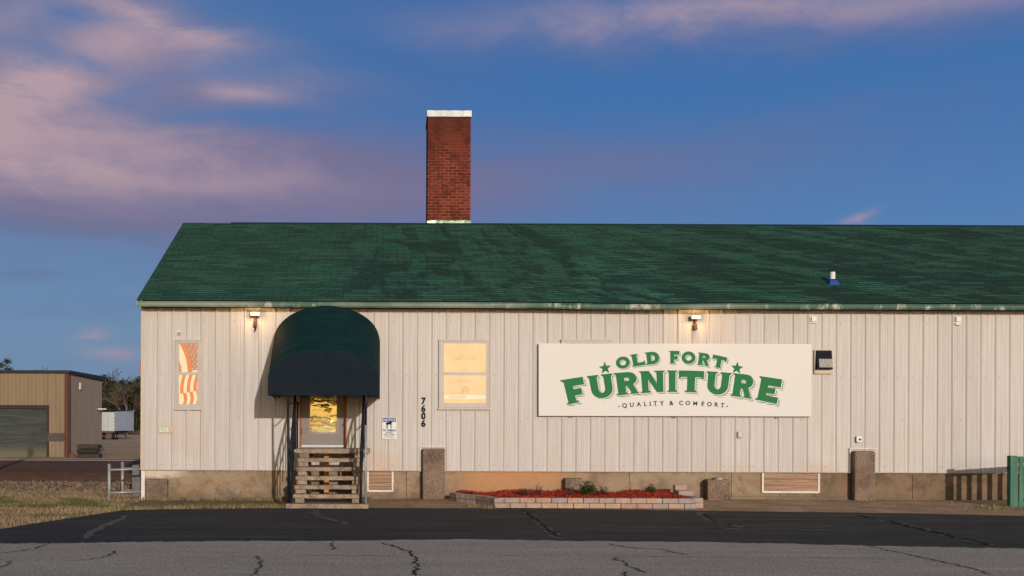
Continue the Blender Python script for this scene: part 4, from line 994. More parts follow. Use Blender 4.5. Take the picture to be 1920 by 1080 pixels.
# mulch surface and loose chips
mb = MB(); nx_, ny_ = 60, 18; vs = []; mr = random.Random(9)
def mul_z(X, Y): return .185+.03*(Y+2.2)/2.2+.025*math.sin(X*2.1+1)*math.cos(Y*2)+.035*math.exp(-((X-5.5)/.5)**2)+.02*math.sin(X*5.3)*(Y>-1.4)+.01*math.sin(X*9+Y*4)
for j in range(ny_+1):
    for i in range(nx_+1):
        f = j/ny_; Y = -2.14+f*2.15; xl = 2.2-.95*f if f < .8 else 1.45; X = xl+(5.85-xl)*i/nx_
        vs.append((X, Y, mul_z(X,Y)+mr.uniform(-.012,.012)))
mb.add(vs, [(j*(nx_+1)+i, j*(nx_+1)+i+1, (j+1)*(nx_+1)+i+1, (j+1)*(nx_+1)+i) for j in range(ny_) for i in range(nx_)])
mb.build('mulch', MAT['mulch'], fb)
mb = MB()
for k in range(4200):
    Y = mr.uniform(-2.1,-.02); f = (Y+2.14)/2.15; X = mr.uniform(2.25-.95*min(f,.8), 5.85); z = mul_z(X,Y)+mr.uniform(0,.02)
    a = mr.random()*6.28; e = mr.uniform(-.7,.7); L_ = mr.uniform(.025,.06); d = Vector((math.cos(a)*math.cos(e), math.sin(a)*math.cos(e), math.sin(e)))*L_; s = Vector((-math.sin(a), math.cos(a), mr.uniform(-.5,.5)))*.008
    c_ = Vector((X,Y,z)); mb.add([c_-d-s, c_+d-s*.5, c_+d+s, c_-d+s], [(0,1,2,3)])
stuff(mb.build('mulch_chips', MAT['mulch'], fb))
def plant(X, Y, h, r, n, mat, label, cat='plant', dead=0, lw=.035):
    z = mul_z(X,Y)-.01; o = thing('garden_plant', label, cat, (X,Y,z), 'plants growing in the red mulch'); pr = random.Random(int(X*100)); sm, lm, dm = MB(), MB(), MB()
    for k in range(n):
        a = pr.random()*6.28; rr_ = r*math.sqrt(pr.random()); hh = h*pr.uniform(.4,1)*(1-.5*(rr_/r)**2)
        b0 = Vector((X+math.cos(a)*rr_*.3, Y+math.sin(a)*rr_*.3, z)); tp = Vector((X+math.cos(a)*rr_, Y+math.sin(a)*rr_, z+hh))
        sm.tube([b0, b0.lerp(tp,.5)+Vector((0,0,.02)), tp], .004, 4, .002)
        tgt = dm if pr.random() < dead else lm
        for q in range(7):
            f = pr.uniform(.35,1.05); c_ = b0.lerp(tp, f); ang = pr.random()*6.28; L_ = lw*pr.uniform(.7,1.5)
            d = Vector((math.cos(ang), math.sin(ang), pr.uniform(-.3,.7)))*L_; s = Vector((-math.sin(ang), math.cos(ang), pr.uniform(-.3,.3)))*L_*.35
            tgt.add([c_, c_+d*.5+s, c_+d, c_+d*.5-s], [(0,1,2,3)])
    sm.build('stem', MAT['stem'], o)
    if lm.v: lm.build('foliage', MAT['leaf'], o)
    if dm.v: dm.build('dead_foliage' if lm.v else 'foliage', MAT['leaf_dead'], o)
def gx(px, p): return (px-730)/F*(25-p)
plant(gx(1102,1.2), -1.2, .34, .20, 90, 0, 'largest bushy green plant in the middle of the red mulch', dead=.15, lw=.05)
plant(gx(1070,1.3), -1.3, .16, .12, 18, 0, 'small leafy sprig just left of the largest plant', dead=.4)
plant(gx(1130,1.4), -1.4, .20, .18, 46, 0, 'low reddish dead plant just right of the largest plant', dead=1, lw=.03)
plant(gx(1221,1.0), -1.0, .22, .12, 36, 0, 'lone small green plant toward the right end of the mulch', dead=0, lw=.05)
plant(gx(1010,1.2), -1.2, .28, .10, 24, 0, 'thin upright half bare plant toward the left of the mulch', dead=.6, lw=.03)
plant(gx(985,1.3), -1.3, .15, .22, 40, 0, 'low sprawling brown plant at the left of the mulch', dead=.85, lw=.03)

# ================================================================== GREEN FENCE AT THE RIGHT
fz = -.09
f0 = Vector((12.30,-1.72,0)); fd = Vector((1,.42,0)).normalized()
fe_ = thing('picket_fence', 'green painted wooden fence standing at the right edge', 'fence', (f0.x,f0.y,fz))
mb = MB(); mb.box(f0.x-.075,f0.x+.075,f0.y-.07,f0.y+.07,fz-.1,1.045); mb.build('post', MAT['fence_green'], fe_, .008)
def along(s, w, t0, t1, z0, z1):
    nn = Vector((-fd.y, fd.x, 0)); a = f0+fd*s; bb = f0+fd*(s+w)
    q = [a+nn*t0, bb+nn*t0, bb+nn*t1, a+nn*t1]
    return [(v_.x,v_.y,z0) for v_ in q], [(v_.x,v_.y,z1) for v_ in q]
for z0, z1 in ((.90,1.02),(.05,.14)):
    mb = MB(); mb.hexa(*along(.08, 3.6, -.02, .02, z0, z1)); mb.build('rail', MAT['fence_green'], fe_, .004)
s = .14
while s < 3.6:
    mb = MB(); mb.hexa(*along(s, .105, -.045, -.022, -.02, 1.03)); mb.build('picket', MAT['fence_green'], fe_, .004); s += .215
mb = MB(); mb.hexa(*along(3.68, .13, -.07, .07, fz-.1, 1.0)); mb.build('post', MAT['fence_green'], fe_, .008)
mb = MB(); mb.sphere((f0.x-.09,f0.y,.80), .025, 8); mb.build('latch', MAT['black_metal'], fe_)

# ================================================================== LEFT YARD
pg = thing('pipe_guard', 'galvanised pipe guard rail beside the corner of the store', 'guard rail', (-5.7,-.3,0))
p1, p2 = G(204.5,940,-.02), G(229.5,931,-.02)
zt1 = H-(871-800+2.05)*(25+p1.y)/F; zt2 = H-(867-800+1.95)*(25+p2.y)/F
for p_, zt in ((p1,zt1),(p2,zt2)):
    mb = MB(); mb.tube([(p_.x,p_.y,-.1),(p_.x,p_.y,zt)], .034, 12); mb.sphere((p_.x,p_.y,zt), .034, 12, .5); mb.build('post', MAT['galv'], pg, smooth=True)
for p_, ys_ in ((p1,(881,924)),(p2,(878,919))):
    for y in ys_:
        z = H-(y-800+2)*(25+p_.y)/F; mb = MB(); mb.tube([(p_.x,p_.y,z),(XL+.05,p_.y if p_ is p2 else .06,z+.01)], .022, 10); mb.build('rail', MAT['galv'], pg, smooth=True)
z0, z1 = H-(931-798)*26.2/F, H-(871-798)*26.2/F
ac = thing('air_conditioner', 'grey louvred outdoor air conditioner unit behind the guard rail', 'air conditioner', (-5.5,1.3,z0))
mb = MB(); mb.box(-5.66,-5.30,.95,1.75,z0,z1); mb.build('case', simple('ac_grey', (.105,.095,.09), .6), ac, .015)
mb = MB()
k = 0
while z0+.06+k*.035 < z1-.06: mb.box(-5.64,-5.32,.935,.949,z0+.06+k*.035,z0+.06+k*.035+.018); k += 1
mb.build('grille', simple('ac_grille', (.13,.12,.112), .6), ac)
for xx in (-5.64, -5.40): mb = MB(); mb.box(xx,xx+.06,1.0,1.7,-.05,z0-.001); mb.build('foot', MAT['black_metal'], ac)
# grass blades
mb = MB(); gr = random.Random(21); vs, fs = [], []
ed = [(e.x,e.y) for e in edge]
def blade(X, Y, h, w, z=-.012):
    a = gr.random()*6.28; lx, ly = gr.uniform(-.5,.5)*h, gr.uniform(-.5,.5)*h; i = len(vs)
    vs.extend([(X-math.cos(a)*w,Y-math.sin(a)*w,z),(X+math.cos(a)*w,Y+math.sin(a)*w,z),(X+lx,Y+ly,z+h)]); fs.append((i,i+1,i+2))
k = 0
while k < 52000:
    Y = gr.uniform(-9.2, 3.0); X = gr.uniform(-13.5,-5.2 if Y > -2.9 else -5.0)
    if X > XL-.05 and Y > -.05: continue
    if Y < edge_y(X)-.03 + gr.uniform(-.04,.05): continue
    if X > -5.3 and Y > .0: continue
    blade(X, Y, gr.uniform(.02,.07)*(1.0 if gr.random() < .9 else 1.5), .006); k += 1
mb.add(vs, fs); stuff(mb.build('grass', MAT['grass']))
mb = MB(); vs, fs = [], []
for k in range(3000):
    X = gr.uniform(-5.2,-1.9); Y = edge_y(X)+abs(gr.gauss(0,.16)) if gr.random() < .5 else -abs(gr.gauss(0,.12))-.05
    if -2.0 < X: continue
    blade(X, Y, gr.uniform(.03,.10), .007, 0)
for cx_, cy_, nn, s_ in ((gx(727,.3),-.25,50,.06),(gx(885,1.9),-1.9,90,.16),(gx(915,2.3),-2.33,50,.08),(gx(845,.5),-.5,40,.12),(gx(1660,.3),-.3,90,.12),(gx(1690,.4),-.5,50,.2),(gx(1750,1),-.8,60,.5),(gx(1860,2),-1.9,160,.3),(gx(1900,2.3),-2.3,160,.3)):
    for k in range(nn): blade(cx_+gr.gauss(0,s_), cy_+gr.gauss(0,s_*.5), gr.uniform(.03,.09), .008, .0 if cx_ < 11 else .02)
mb.add(vs, fs); stuff(mb.build('weeds', MAT['weed']))

# utility pole beyond the left edge of the picture; its long shadow falls across the track
up = thing('utility_pole', 'wooden utility pole just beyond the left edge throwing a long shadow over the track', 'utility pole', (-8.75,-5.2,0))
mb = MB(); mb.tube([(-8.75,-5.2,-.5),(-8.75,-5.2,8.2)], .17, 12, .11); mb.build('mast', MAT['bark'], up, smooth=True)
mb = MB(); mb.box(-9.85,-7.65,-5.36,-5.26,7.55,7.67); mb.build('crossarm', MAT['bark'], up, .01)
# ================================================================== WAREHOUSE, TIMBERS, TRAILER
by = 34.3; bxr = P(127.5,800,-by).x
bn = thing('warehouse', 'tan corrugated metal warehouse with a grey roll-up door', 'building', (bxr-6,by,0))
def bz_(y, Y=by): return H-(y-800+2.35)*(25+Y)/F
zt, zb = bz_(699), -.1
def corr(name, p0, p1, z0, zA, zB, mat, openx=None, step=.2, amp=.02):
    mb = MB(); p0, p1 = Vector(p0), Vector(p1); L_ = (p1-p0).length; d = (p1-p0)/L_; nn = Vector((d.y,-d.x)); pr = []; s = 0
    while s < L_:
        for ds, h in ((0,0),(.02,amp),(.06,amp),(.08,0)): pr.append((min(L_,s+ds),h))
        s += step
    pr.append((L_,0)); n = len(pr); vs = []
    for s_, h in pr:
        q = p0+d*s_+nn*h; vs += [(q.x,q.y,z0(s_) if callable(z0) else z0),(q.x,q.y,zA+(zB-zA)*s_/L_)]
    mb.add(vs, [(2*i,2*i+2,2*i+3,2*i+1) for i in range(n-1)]); return mb.build(name, mat, bn)
dxr = P(88.5,800,-by).x; dzt = bz_(762)
XB0 = -44
corr('wall', (XB0,by), (dxr,by), dzt, zt, zt, MAT['barn_tan']); corr('wall', (dxr,by), (bxr,by), zb, zt, zt, MAT['barn_tan'])
zr = H+85.3/F*(25+41.3)
corr('side_wall', (bxr,by), (bxr,by+7.0), zb-.1, zt, zr, MAT['barn_side'])
mb = MB(); mb.add([(XB0,by+7,zb-.2),(bxr,by+7,zb-.2),(bxr,by+7,zr),(XB0,by+7,zr)], [(1,0,3,2)]); mb.add([(XB0,by,zb),(XB0,by+7,zb),(XB0,by+7,zr),(XB0,by,zt)], [(0,3,2,1)]); mb.build('rear_wall', MAT['barn_side'], bn)
mb = MB(); mb.hexa([(XB0,by-.15,zt-.02),(bxr+.12,by-.15,zt-.02),(bxr+.12,by+7.2,zr-.02),(XB0,by+7.2,zr-.02)], [(XB0,by-.15,zt+.12),(bxr+.12,by-.15,zt+.12),(bxr+.12,by+7.2,zr+.2),(XB0,by+7.2,zr+.2)]); mb.build('roof', MAT['barn_roof'], bn)
mb = MB(); mb.box(bxr-.17,bxr+.03,by-.05,by+.05,zb,zt-.02); mb.build('corner_trim', MAT['rust_brown'], bn)
mb = MB(); mb.tube([(bxr+.10,by-.06,zb),(bxr+.10,by-.06,zt-.1)], .05, 8); mb.build('downpipe', simple('barn_pipe', (.05,.025,.018), .5), bn)
mb = MB(); z = zb
while z < dzt-.15:
    mb.add([(XB0,by+.10,z),(dxr,by+.10,z),(dxr,by+.06,z+.05),(XB0,by+.06,z+.05),(dxr,by+.10,z+.1),(XB0,by+.10,z+.1)], [(0,1,2,3),(3,2,4,5)]); z += .1
rd = mb.build('roll_up_door', MAT['shutter'], bn)
mb = MB(); mb.box(dxr-.01,dxr+.10,by-.06,by+.12,zb,dzt+.06); mb.box(XB0,dxr-.011,by-.06,by+.12,dzt-.12,dzt+.06); mb.build('door_frame', simple('barn_frame', (.03,.018,.014), .6), rd)
mb = MB(); mb.box(P(90.5,0,-by).x+.06, bxr-.18, by-.07, by-.03, bz_(827), bz_(812)); mb.build('patch_panel', simple('patch', (.07,.05,.045), .8, var=.3), bn)
mb = MB(); a = P(161,718,-by-1); mb.box(bxr+.03,bxr+.10,36.3,36.5,H-(718-798)*61.4/F-.35,H-(718-798)*61.4/F); mb.build('bracket', MAT['white_paint'], bn); mb = MB(); mb.box(bxr+.03,bxr+.5,40.2,40.3,2.45,2.52); mb.build('bracket', MAT['white_paint'], bn)
# timber stack by the warehouse
tx0 = P(151,0,-33.2).x; zg = -.012; tgroup = 'old timbers stacked by the warehouse'; trd = random.Random(6)
tnames = {0: 'bottom layer', 1: 'middle layer', 2: 'top layer'}
ends = {0:'row facing the road', 1:'middle row', 2:'row farthest from the road'}
for lay in range(3):
    for k in range(3):
        X0 = tx0+trd.uniform(-.05,.10); L_ = 1.04+trd.uniform(-.10,.10); Y0 = 32.6+k*.28+trd.uniform(-.02,.02)-(.10 if lay == 1 and k == 0 else 0); Z0 = zg+lay*.222
        o = thing('timber', 'dark weathered timber in the stack by the warehouse, %s, %s' % (tnames[lay], ends[k]), 'timber', (X0,Y0,Z0), tgroup)
        mb = MB(); mb.box(X0,X0+L_,Y0,Y0+.255,Z0,Z0+.205); mb.build('beam', MAT['tar'] if (lay+k)%2 else MAT['tie_end'], o, .05)
        mb = MB(); mb.box(X0+L_,X0+L_+.004,Y0+.02,Y0+.235,Z0+.02,Z0+.195); mb.build('end_grain', MAT['tie_end'], o)
mb = MB(); rx0 = P(139,0,-33).x; rrd = random.Random(12)
vs = [(rx0+.28*math.cos(a*math.pi/5)*f*rrd.uniform(.85,1.15), 33+.3*math.sin(a*math.pi/5)*f*rrd.uniform(.85,1.15), zg+.27*(1-f**1.6)+rrd.uniform(-.03,.03)*(f<1)) for f in (1,.7,.4) for a in range(10)] + [(rx0,33,zg+.28)]
fs = [(r*10+k, r*10+(k+1)%10, (r+1)*10+(k+1)%10, (r+1)*10+k) for r in range(2) for k in range(10)] + [(20+k,20+(k+1)%10,30) for k in range(10)]
mb.add(vs, fs); tag(mb.build('rubble_pile', MAT['rubble']), 'small brown rubble mound at the warehouse corner', 'rubble pile')
# semi trailer far back
tY, tz = 145.0, -.46; tX1 = P(218.3,0,-tY).x; tX0 = tX1-2.55; tb, tt = tz+1.25, H+26/F*170+.05
tl = thing('box_trailer', 'white box trailer parked in the field before the trees', 'trailer', (tX0+1.3,tY+5,tz))
mb = MB(); mb.hexa([(tX0,tY+.06,tb),(tX1,tY+.06,tb),(tX1+.25,tY+11.5,tb+.05),(tX0+.25,tY+11.5,tb+.05)],[(tX0,tY+.06,tt),(tX1,tY+.06,tt),(tX1+.25,tY+11.5,tt+.25),(tX0+.25,tY+11.5,tt+.25)]); 
for k in range(12):
    yy = tY+.6+k*.95; mb.box(tX1+.02*k, tX1+.02*k+.035, yy, yy+.05, tb+.05, tt-.05)
mb.build('body', MAT['trailer_side'], tl)
for k in range(2):
    mb = MB(); xa = tX0+.05+k*1.24; mb.box(xa, xa+1.2, tY-.01, tY+.055, tb+.05, tt-.12); dd = mb.build('door', MAT['trailer_white'], tl)
    mb = MB(); mb.tube([(xa+(.95 if k==0 else .25),tY-.05,tb+.05),(xa+(.95 if k==0 else .25),tY-.05,tt-.15)], .03, 6); mb.build('lock_rod', MAT['galv'], dd)
for k in range(5): mb = MB(); mb.box(tX1-.06,tX1+.03,tY-.03,tY+.05,tb+.15+k*.55,tb+.35+k*.55); mb.build('door_hinge', MAT['black_metal'], tl)
mb = MB(); mb.box(tX0-.02,tX1+.02,tY-.02,tY+.2,tt-.11,tt+.02); mb.box(tX0+.05,tX1-.05,tY+.05,tY+11,tt+.14,tt+.28); mb.build('top_rail', MAT['black_metal'], tl)
mb = MB(); mb.box(tX0,tX1,tY-.04,tY+.25,tb-.28,tb-.005); mb.box(tX0+.3,tX1-.3,tY-.05,tY+.05,tz+.45,tz+.60); mb.box(tX0+.4,tX0+.5,tY-.04,tY+.04,tz+.6,tb-.29); mb.box(tX1-.5,tX1-.4,tY-.04,tY+.04,tz+.6,tb-.29); mb.box(tX0+.5,tX1-.5,tY+.3,tY+11,tb-.25,tb-.01)
mb.build('chassis', MAT['rust_brown'], tl)
for yy in (tY+1.0, tY+2.25):
    for xx in (tX0+.1, tX1-.6):
        mb = MB(); mb.tube([(xx,yy,tz+.5),(xx+.5,yy,tz+.5)], .5, 18); wh = mb.build('wheel', MAT['tyre'], tl)
        mb = MB(); mb.tube([(xx+.48,yy,tz+.5),(xx+.52,yy,tz+.5)], .26, 14); mb.build('rim', MAT['galv'], wh)
for xx in (tX0+.5, tX1-.4):
    mb = MB(); mb.box(xx,xx+.15,tY+8.6,tY+8.75,tz,tb); mb.tube([(xx+.07,tY+8.6,tz+.3),(xx+.07,tY+6.8,tb)], .05, 5); mb.build('landing_leg', MAT['rust_brown'], tl)

# ================================================================== TREES
def leafquad(mb, c, s, rnd):
    a = Vector((rnd.gauss(0,1),rnd.gauss(0,1),rnd.gauss(0,1))).normalized(); bb = a.orthogonal().normalized(); bb.rotate(Matrix.Rotation(rnd.random()*6.28,3,a)); d = a.cross(bb)
    mb.add([c-bb*s-d*s*.6, c+bb*s-d*s*.4, c+bb*s*.8+d*s*.6, c-bb*s*.7+d*s*.5], [(0,1,2,3)])
def evergreen(seed, h, r, mat, base=.12):
    rnd = random.Random(seed); o = thing('evergreen_tree', 'x', 'tree', (0,0,0), 'trees along the edge of the far field')
    mb = MB(); mb.tube([(0,0,-.3),(rnd.uniform(-.2,.2),0,h*.5),(0,0,h*.95)], .22, 7, .04); mb.build('trunk', MAT['bark'], o)
    mb = MB()
    for k in range(70):
        z = h*(base+(1-base)*rnd.random()**.9); f = (z/h-base)/(1-base); rr_ = r*(math.sin(math.pi*min(1,f*.85+.18)))**.7*rnd.uniform(.35,1.05); a = rnd.random()*6.28
        c = Vector((math.cos(a)*rr_, math.sin(a)*rr_, z)); cs = rnd.uniform(.5,1.15)
        for q in range(46):
            leafquad(mb, c+Vector((rnd.gauss(0,cs*.55),rnd.gauss(0,cs*.55),rnd.gauss(0,cs*.4))), rnd.uniform(.08,.2), rnd)
    mb.build('crown', mat, o); return o
def bare(seed, h, spread, mat, tmat):
    rnd = random.Random(seed); o = thing('bare_tree', 'x', 'tree', (0,0,0), 'trees along the edge of the far field')
    tk, tw = MB(), MB()
    def grow(p, d, L_, r, lev):
        q = p+d*L_; m_ = p.lerp(q,.5)+Vector((rnd.uniform(-1,1),rnd.uniform(-1,1),0))*L_*.06
        (tk if lev < 2 else tw).tube([p,m_,q], max(r,.032), 5 if lev < 2 else 3, max(r*.6,.026), cap=False)
        if lev >= 5: return
        for k in range(4 if lev in (1,2) else 3):
            nd = (d + Vector((rnd.gauss(0,1),rnd.gauss(0,1),rnd.gauss(0,.5)))*spread + Vector((0,0,.12))).normalized()
            grow(p.lerp(q, rnd.uniform(.55,1.0)), nd, L_*rnd.uniform(.55,.8), r*.55, lev+1)
    grow(Vector((0,0,-.3)), Vector((0,0,1)), h*.33, h*.014, 0)
    tk.build('trunk', tmat, o); tw.build('crown', mat, o); return o
EV = [evergreen(31,11.5,3.2,MAT['ever_a']), evergreen(32,9.5,3.6,MAT['ever_b']), evergreen(33,13,3.0,MAT['ever_a'],.08)]
BA = [bare(41,13,.5,MAT['twig'],MAT['bark_pale']), bare(42,14,.42,MAT['twig'],MAT['bark']), bare(43,11,.55,MAT['twig'],MAT['bark_pale'])]
used = set(); trn = random.Random(17)
def put(proto, X, Y, s, label):
    if proto.name in used: o = copy_tree(proto)
    else: o = proto; used.add(proto.name)
    o.location = (X,Y,ground_z(X,Y)-.05); o.scale = (s*trn.uniform(.9,1.1),)*2+(s,); o.rotation_euler = (0,0,trn.random()*6.28); o['label'] = label
    return o
def tx(px, Y): return (px-730)/F*(25+Y)
row = [(EV[0],196,262,.98,'dark evergreen tree rising directly behind the trailer doors'),(EV[1],212,252,1.0,'broad olive evergreen behind the trailer roof'),(EV[2],229,270,.82,'tall dark evergreen behind the middle of the trailer'),(EV[1],246,255,1.0,'broad olive evergreen just beyond the far end of the trailer'),(EV[0],262,258,.95,'dark evergreen tree against the corner of the store'),
       (EV[1],204,240,.8,'low bushy evergreen close behind the trailer doors'),(EV[0],238,238,.72,'low evergreen in front of the pale bare tree'),(EV[2],256,242,.66,'slim young evergreen nearest to the store corner'),
       (BA[0],237,232,.92,'pale bare tree standing in front of the dark evergreens'),(BA[1],205,285,1.06,'tall bare tree over the evergreens near the warehouse'),(BA[2],222,280,1.32,'wide bare tree topping the woods above the trailer'),(BA[1],240,290,1.06,'thin bare tree topping the woods right of the trailer'),(BA[0],257,284,1.12,'bare tree topping the woods beside the store corner'),
       (BA[2],186,278,1.28,'bare tree peeking above the rear end of the warehouse roof'),(BA[0],170,286,1.1,'faint bare treetop just above the warehouse roof'),
       (BA[1],83,150,.80,'fan shaped bare treetop above the middle of the warehouse roof'),
       (EV[1],272,262,1.05,'olive evergreen partly hidden behind the store corner'),(EV[2],288,270,.9,'evergreen hidden behind the store end wall')]
for pr_, px, Y, s, lab in row: put(pr_, tx(px,Y), Y, s*1.27, lab)
# open-crowned pine at the far left
pn_ = thing('pine_tree', 'dark pine treetop with open clumps above the warehouse at the left edge', 'tree', (tx(10,110),110,ground_z(0,110))); rnd = random.Random(77); bx0 = tx(10,110)
mb = MB(); mb.tube([(bx0,110,-.5),(bx0-.2,110,4),(bx0+.1,110,8.6)], .2, 7, .05); mb.build('trunk', MAT['bark'], pn_)
mb = MB()
for dx, z, r in ((-.5,8.4,.6),(.2,8.9,.45),(-.9,7.6,.7),(.9,7.4,.5),(.4,7.9,.4),(1.25,7.3,.35),(-.2,7.0,.6),(.6,6.3,.8),(-.8,6.0,.9),(-1.3,8.1,.4)):
    for q in range(150): leafquad(mb, Vector((bx0+dx+rnd.gauss(0,r*.5), 110+rnd.gauss(0,r*.6), z+rnd.gauss(0,r*.33))), rnd.uniform(.05,.11), rnd)
mb.build('crown', simple('pine_leaf', (.02,.028,.014), .8, var=.4, scale=2), pn_)

# ================================================================== LIGHT, SKY, CAMERA
sun_dir = Vector((.235,-1.0,.197)).normalized()            # towards the sun
sl_ = bpy.data.lights.new('sun','SUN'); sl_.energy = 3.85; sl_.angle = R(.5); sl_.color = (1,.92,.82)
so_ = bpy.data.objects.new('sun', sl_); col.objects.link(so_); so_.rotation_euler = sun_dir.to_track_quat('Z','Y').to_euler(); so_.location = (8,-30,12)
w = bpy.data.worlds.new('World'); scene.world = w; w.use_nodes = True
t = NT(w.node_tree); bg = w.node_tree.nodes['Background']
sky = t.N('ShaderNodeTexSky', {'sky_type':'NISHITA','sun_disc':False}); sky.sun_elevation = math.asin(sun_dir.z); sky.sun_rotation = math.atan2(sun_dir.x, sun_dir.y)
d = t.N('ShaderNodeTexCoord').outputs['Generated']; dx_, dy_, dz_ = t.xyz(d)
K = 57.2958
az = t.M('MULTIPLY', t.M('ARCTAN2', dx_, dy_), K); el = t.M('MULTIPLY', t.M('ARCSINE', dz_), K)
nv = t.N('ShaderNodeCombineXYZ', None, X=t.M('MULTIPLY', az, .055), Y=t.M('MULTIPLY', el, .16)).outputs[0]
nA = t.noise(nv, 1.6, 6, .6, .5)
nv2 = t.N('ShaderNodeCombineXYZ', None, X=t.M('ADD', t.M('MULTIPLY', az, .10), 7.0), Y=t.M('MULTIPLY', el, .55)).outputs[0]
nB = t.noise(nv2, 1.3, 5, .62, .35)
nv3 = t.N('ShaderNodeCombineXYZ', None, X=t.M('ADD', t.M('MULTIPLY', az, .12), 3.0), Y=t.M('ADD', t.M('MULTIPLY', el, .22), t.M('MULTIPLY', az, .05))).outputs[0]
nC = t.noise(nv3, 2.4, 7, .63, .6)
azw = t.M('ADD', az, t.M('MULTIPLY', t.M('SUBTRACT', nA, .5), 7.0)); elw = t.M('ADD', el, t.M('MULTIPLY', t.M('SUBTRACT', nA, .5), 3.2))
def pxa(x): return math.degrees(math.atan((x-730)/F))
def pye(x, y): return math.degrees(math.atan((800-y)/math.hypot(F, x-730)))
def blob(x, y, sx, sy, tilt=0.0, a=az, e=el):            # soft patch of cloud in the sky: sx, sy half-widths in degrees
    da = t.M('SUBTRACT', a, pxa(x)); de = t.M('SUBTRACT', t.M('SUBTRACT', e, pye(x,y)), t.M('MULTIPLY', da, tilt))
    q = t.M('ADD', t.M('POWER', t.M('ABSOLUTE', t.M('DIVIDE', da, sx)), 2.0), t.M('POWER', t.M('ABSOLUTE', t.M('DIVIDE', de, sy)), 2.0))
    return t.M('EXPONENT', t.M('MULTIPLY', q, -1.0))
def addm(*xs):
    o = xs[0]
    for x in xs[1:]: o = t.M('ADD', o, x)
    return o
def mul(a, k): return t.M('MULTIPLY', a, k)
S_ = lambda c: tuple(x*10 for x in lin(c))
base = t.ramp(t.M('DIVIDE', el, 30.0, clamp=True), [(0, lin((120,142,166))), (.17, lin((106,139,175))), (.31, lin((84,127,178))), (.48, lin((64,115,173))), (.68, lin((60,106,165))), (1, lin((48,88,148)))])
base = t.mix(t.M('MULTIPLY', t.sstep(az, 2, -16), .25), base, lin((116,142,172)))
mauve = addm(mul(blob(80,300,14,4.2,-.04,azw,elw),.75), mul(blob(450,300,13,2.8,-.12,azw,elw),.50), mul(blob(850,345,18,2.1,.02,azw,elw),.50), mul(blob(300,170,10,3.4,-.2,azw,elw),.50), mul(blob(1250,275,14,1.2,.08,azw,elw),.28), mul(blob(1550,35,16,1.5,-.05,azw,elw),.48), mul(blob(850,110,9,1.5,.10,azw,elw),.16), mul(blob(60,392,12,.8,0,az,elw),.55), mul(blob(60,60,8,3.0,.2,azw,elw),.45))
mauve = t.M('MULTIPLY', mauve, t.sstep(t.M('ADD', mul(nB,.5), mul(nA,.5)), .12, .62), clamp=True)
pink = addm(mul(blob(0,190,6.0,2.2,.10,azw,elw),.80), mul(blob(110,128,4.6,1.4,.5,azw,elw),.55), mul(blob(270,80,5.5,1.1,.0,azw,elw),.40), mul(blob(235,28,3.6,.6,-.4,azw,elw),.50), mul(blob(390,105,4.0,.9,-.35,azw,elw),.28),
           mul(blob(40,285,10,2.0,-.05,azw,elw),.55), mul(blob(320,280,7,1.2,-.2,azw,elw),.30), mul(blob(80,322,9,.7,-.03,azw,elw),.45), mul(blob(560,340,10,.6,-.02,azw,elw),.10), mul(blob(20,30,4,.8,.3,azw,elw),.4),
           mul(blob(1500,12,15,.85,-.02,azw,elw),.58), mul(blob(1240,25,7,.6,.05,azw,elw),.28), mul(blob(440,176,1.9,.30,-.02),.50), mul(blob(500,165,3.0,.9,.1,azw,elw),.28))
hole = addm(mul(blob(70,98,2.6,1.0,-.1,azw,elw),.7), mul(blob(112,33,1.9,.55,0,azw,elw),.8), mul(blob(450,218,6,.9,.0,azw,elw),.75), mul(blob(435,122,2.6,.55,0,azw,elw),.6), mul(blob(560,30,7,1.6,-.3,azw,elw),.7), mul(blob(230,180,2.5,.5,.3,azw,elw),.4))
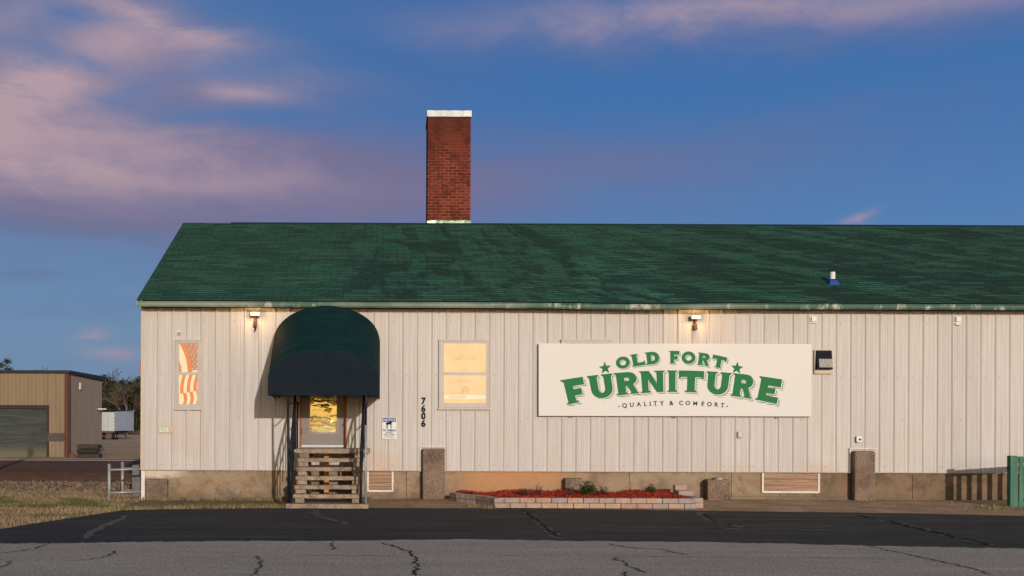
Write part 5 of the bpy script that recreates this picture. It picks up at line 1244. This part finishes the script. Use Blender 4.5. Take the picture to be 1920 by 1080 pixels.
hole = t.M('SUBTRACT', 1.0, hole, clamp=True)
mauve = t.M('MULTIPLY', mauve, hole); pink = t.M('MULTIPLY', t.M('MULTIPLY', pink, t.sstep(t.M('ADD', mul(nC,.5), mul(nB,.5)), .16, .62)), hole, clamp=True)
puff = addm(mul(blob(165,632,.85,.30,.12),.55), mul(blob(222,664,1.5,.32,0),.55), mul(blob(1602,408,.9,.22,.35),.6), mul(blob(1585,420,.8,.16,0),.3))
puff = t.M('MULTIPLY', puff, t.sstep(nC, .36, .58), clamp=True)
grey = addm(mul(blob(90,525,7,.28,0,az,elw),.5), mul(blob(60,412,11,.6,0,az,elw),.6), mul(blob(120,590,9,.5,0,azw,elw),.30), mul(blob(180,445,7,.3,0,azw,elw),.4), mul(blob(230,690,6,.6,0,azw,elw),.3))
grey = t.M('MULTIPLY', grey, t.sstep(nB, .35, .6), clamp=True)
c = t.mix(mul(mauve,.85), base, lin((118,110,142)))
c = t.mix(mul(grey,.75), c, lin((98,112,146)))
c = t.mix(mul(pink,.80), c, lin((192,163,168)))
c = t.mix(mul(puff,.9), c, lin((176,148,164)))
c10 = t.N('ShaderNodeVectorMath', {'operation':'SCALE'}); t.l.new(c, c10.inputs[0]); c10.inputs['Scale'].default_value = 1/.14
side = t.sstep(dy_, -.75, .35)                              # away from the sun the dusk-coloured sky, around the sun the clear daylight sky
fin = t.mix(side, sky.outputs[0], c10.outputs[0])
t.l.new(fin, bg.inputs['Color']); bg.inputs['Strength'].default_value = .14

cam = bpy.data.cameras.new('camera'); co = bpy.data.objects.new('camera', cam); col.objects.link(co)
co.location = (0,-25,H); co.rotation_euler = (R(90), -TH, 0)
cam.sensor_width = 36; cam.lens = 36*F/1920; cam.shift_x = (960-730)/1920; cam.shift_y = (800-540)/1920
cam.clip_start = .1; cam.clip_end = 6000
scene.camera = co
vs_ = scene.view_settings; vs_.view_transform = 'Standard'; vs_.look = 'None'; vs_.gamma = 1; vs_.exposure = 0; vs_.use_curve_mapping = False
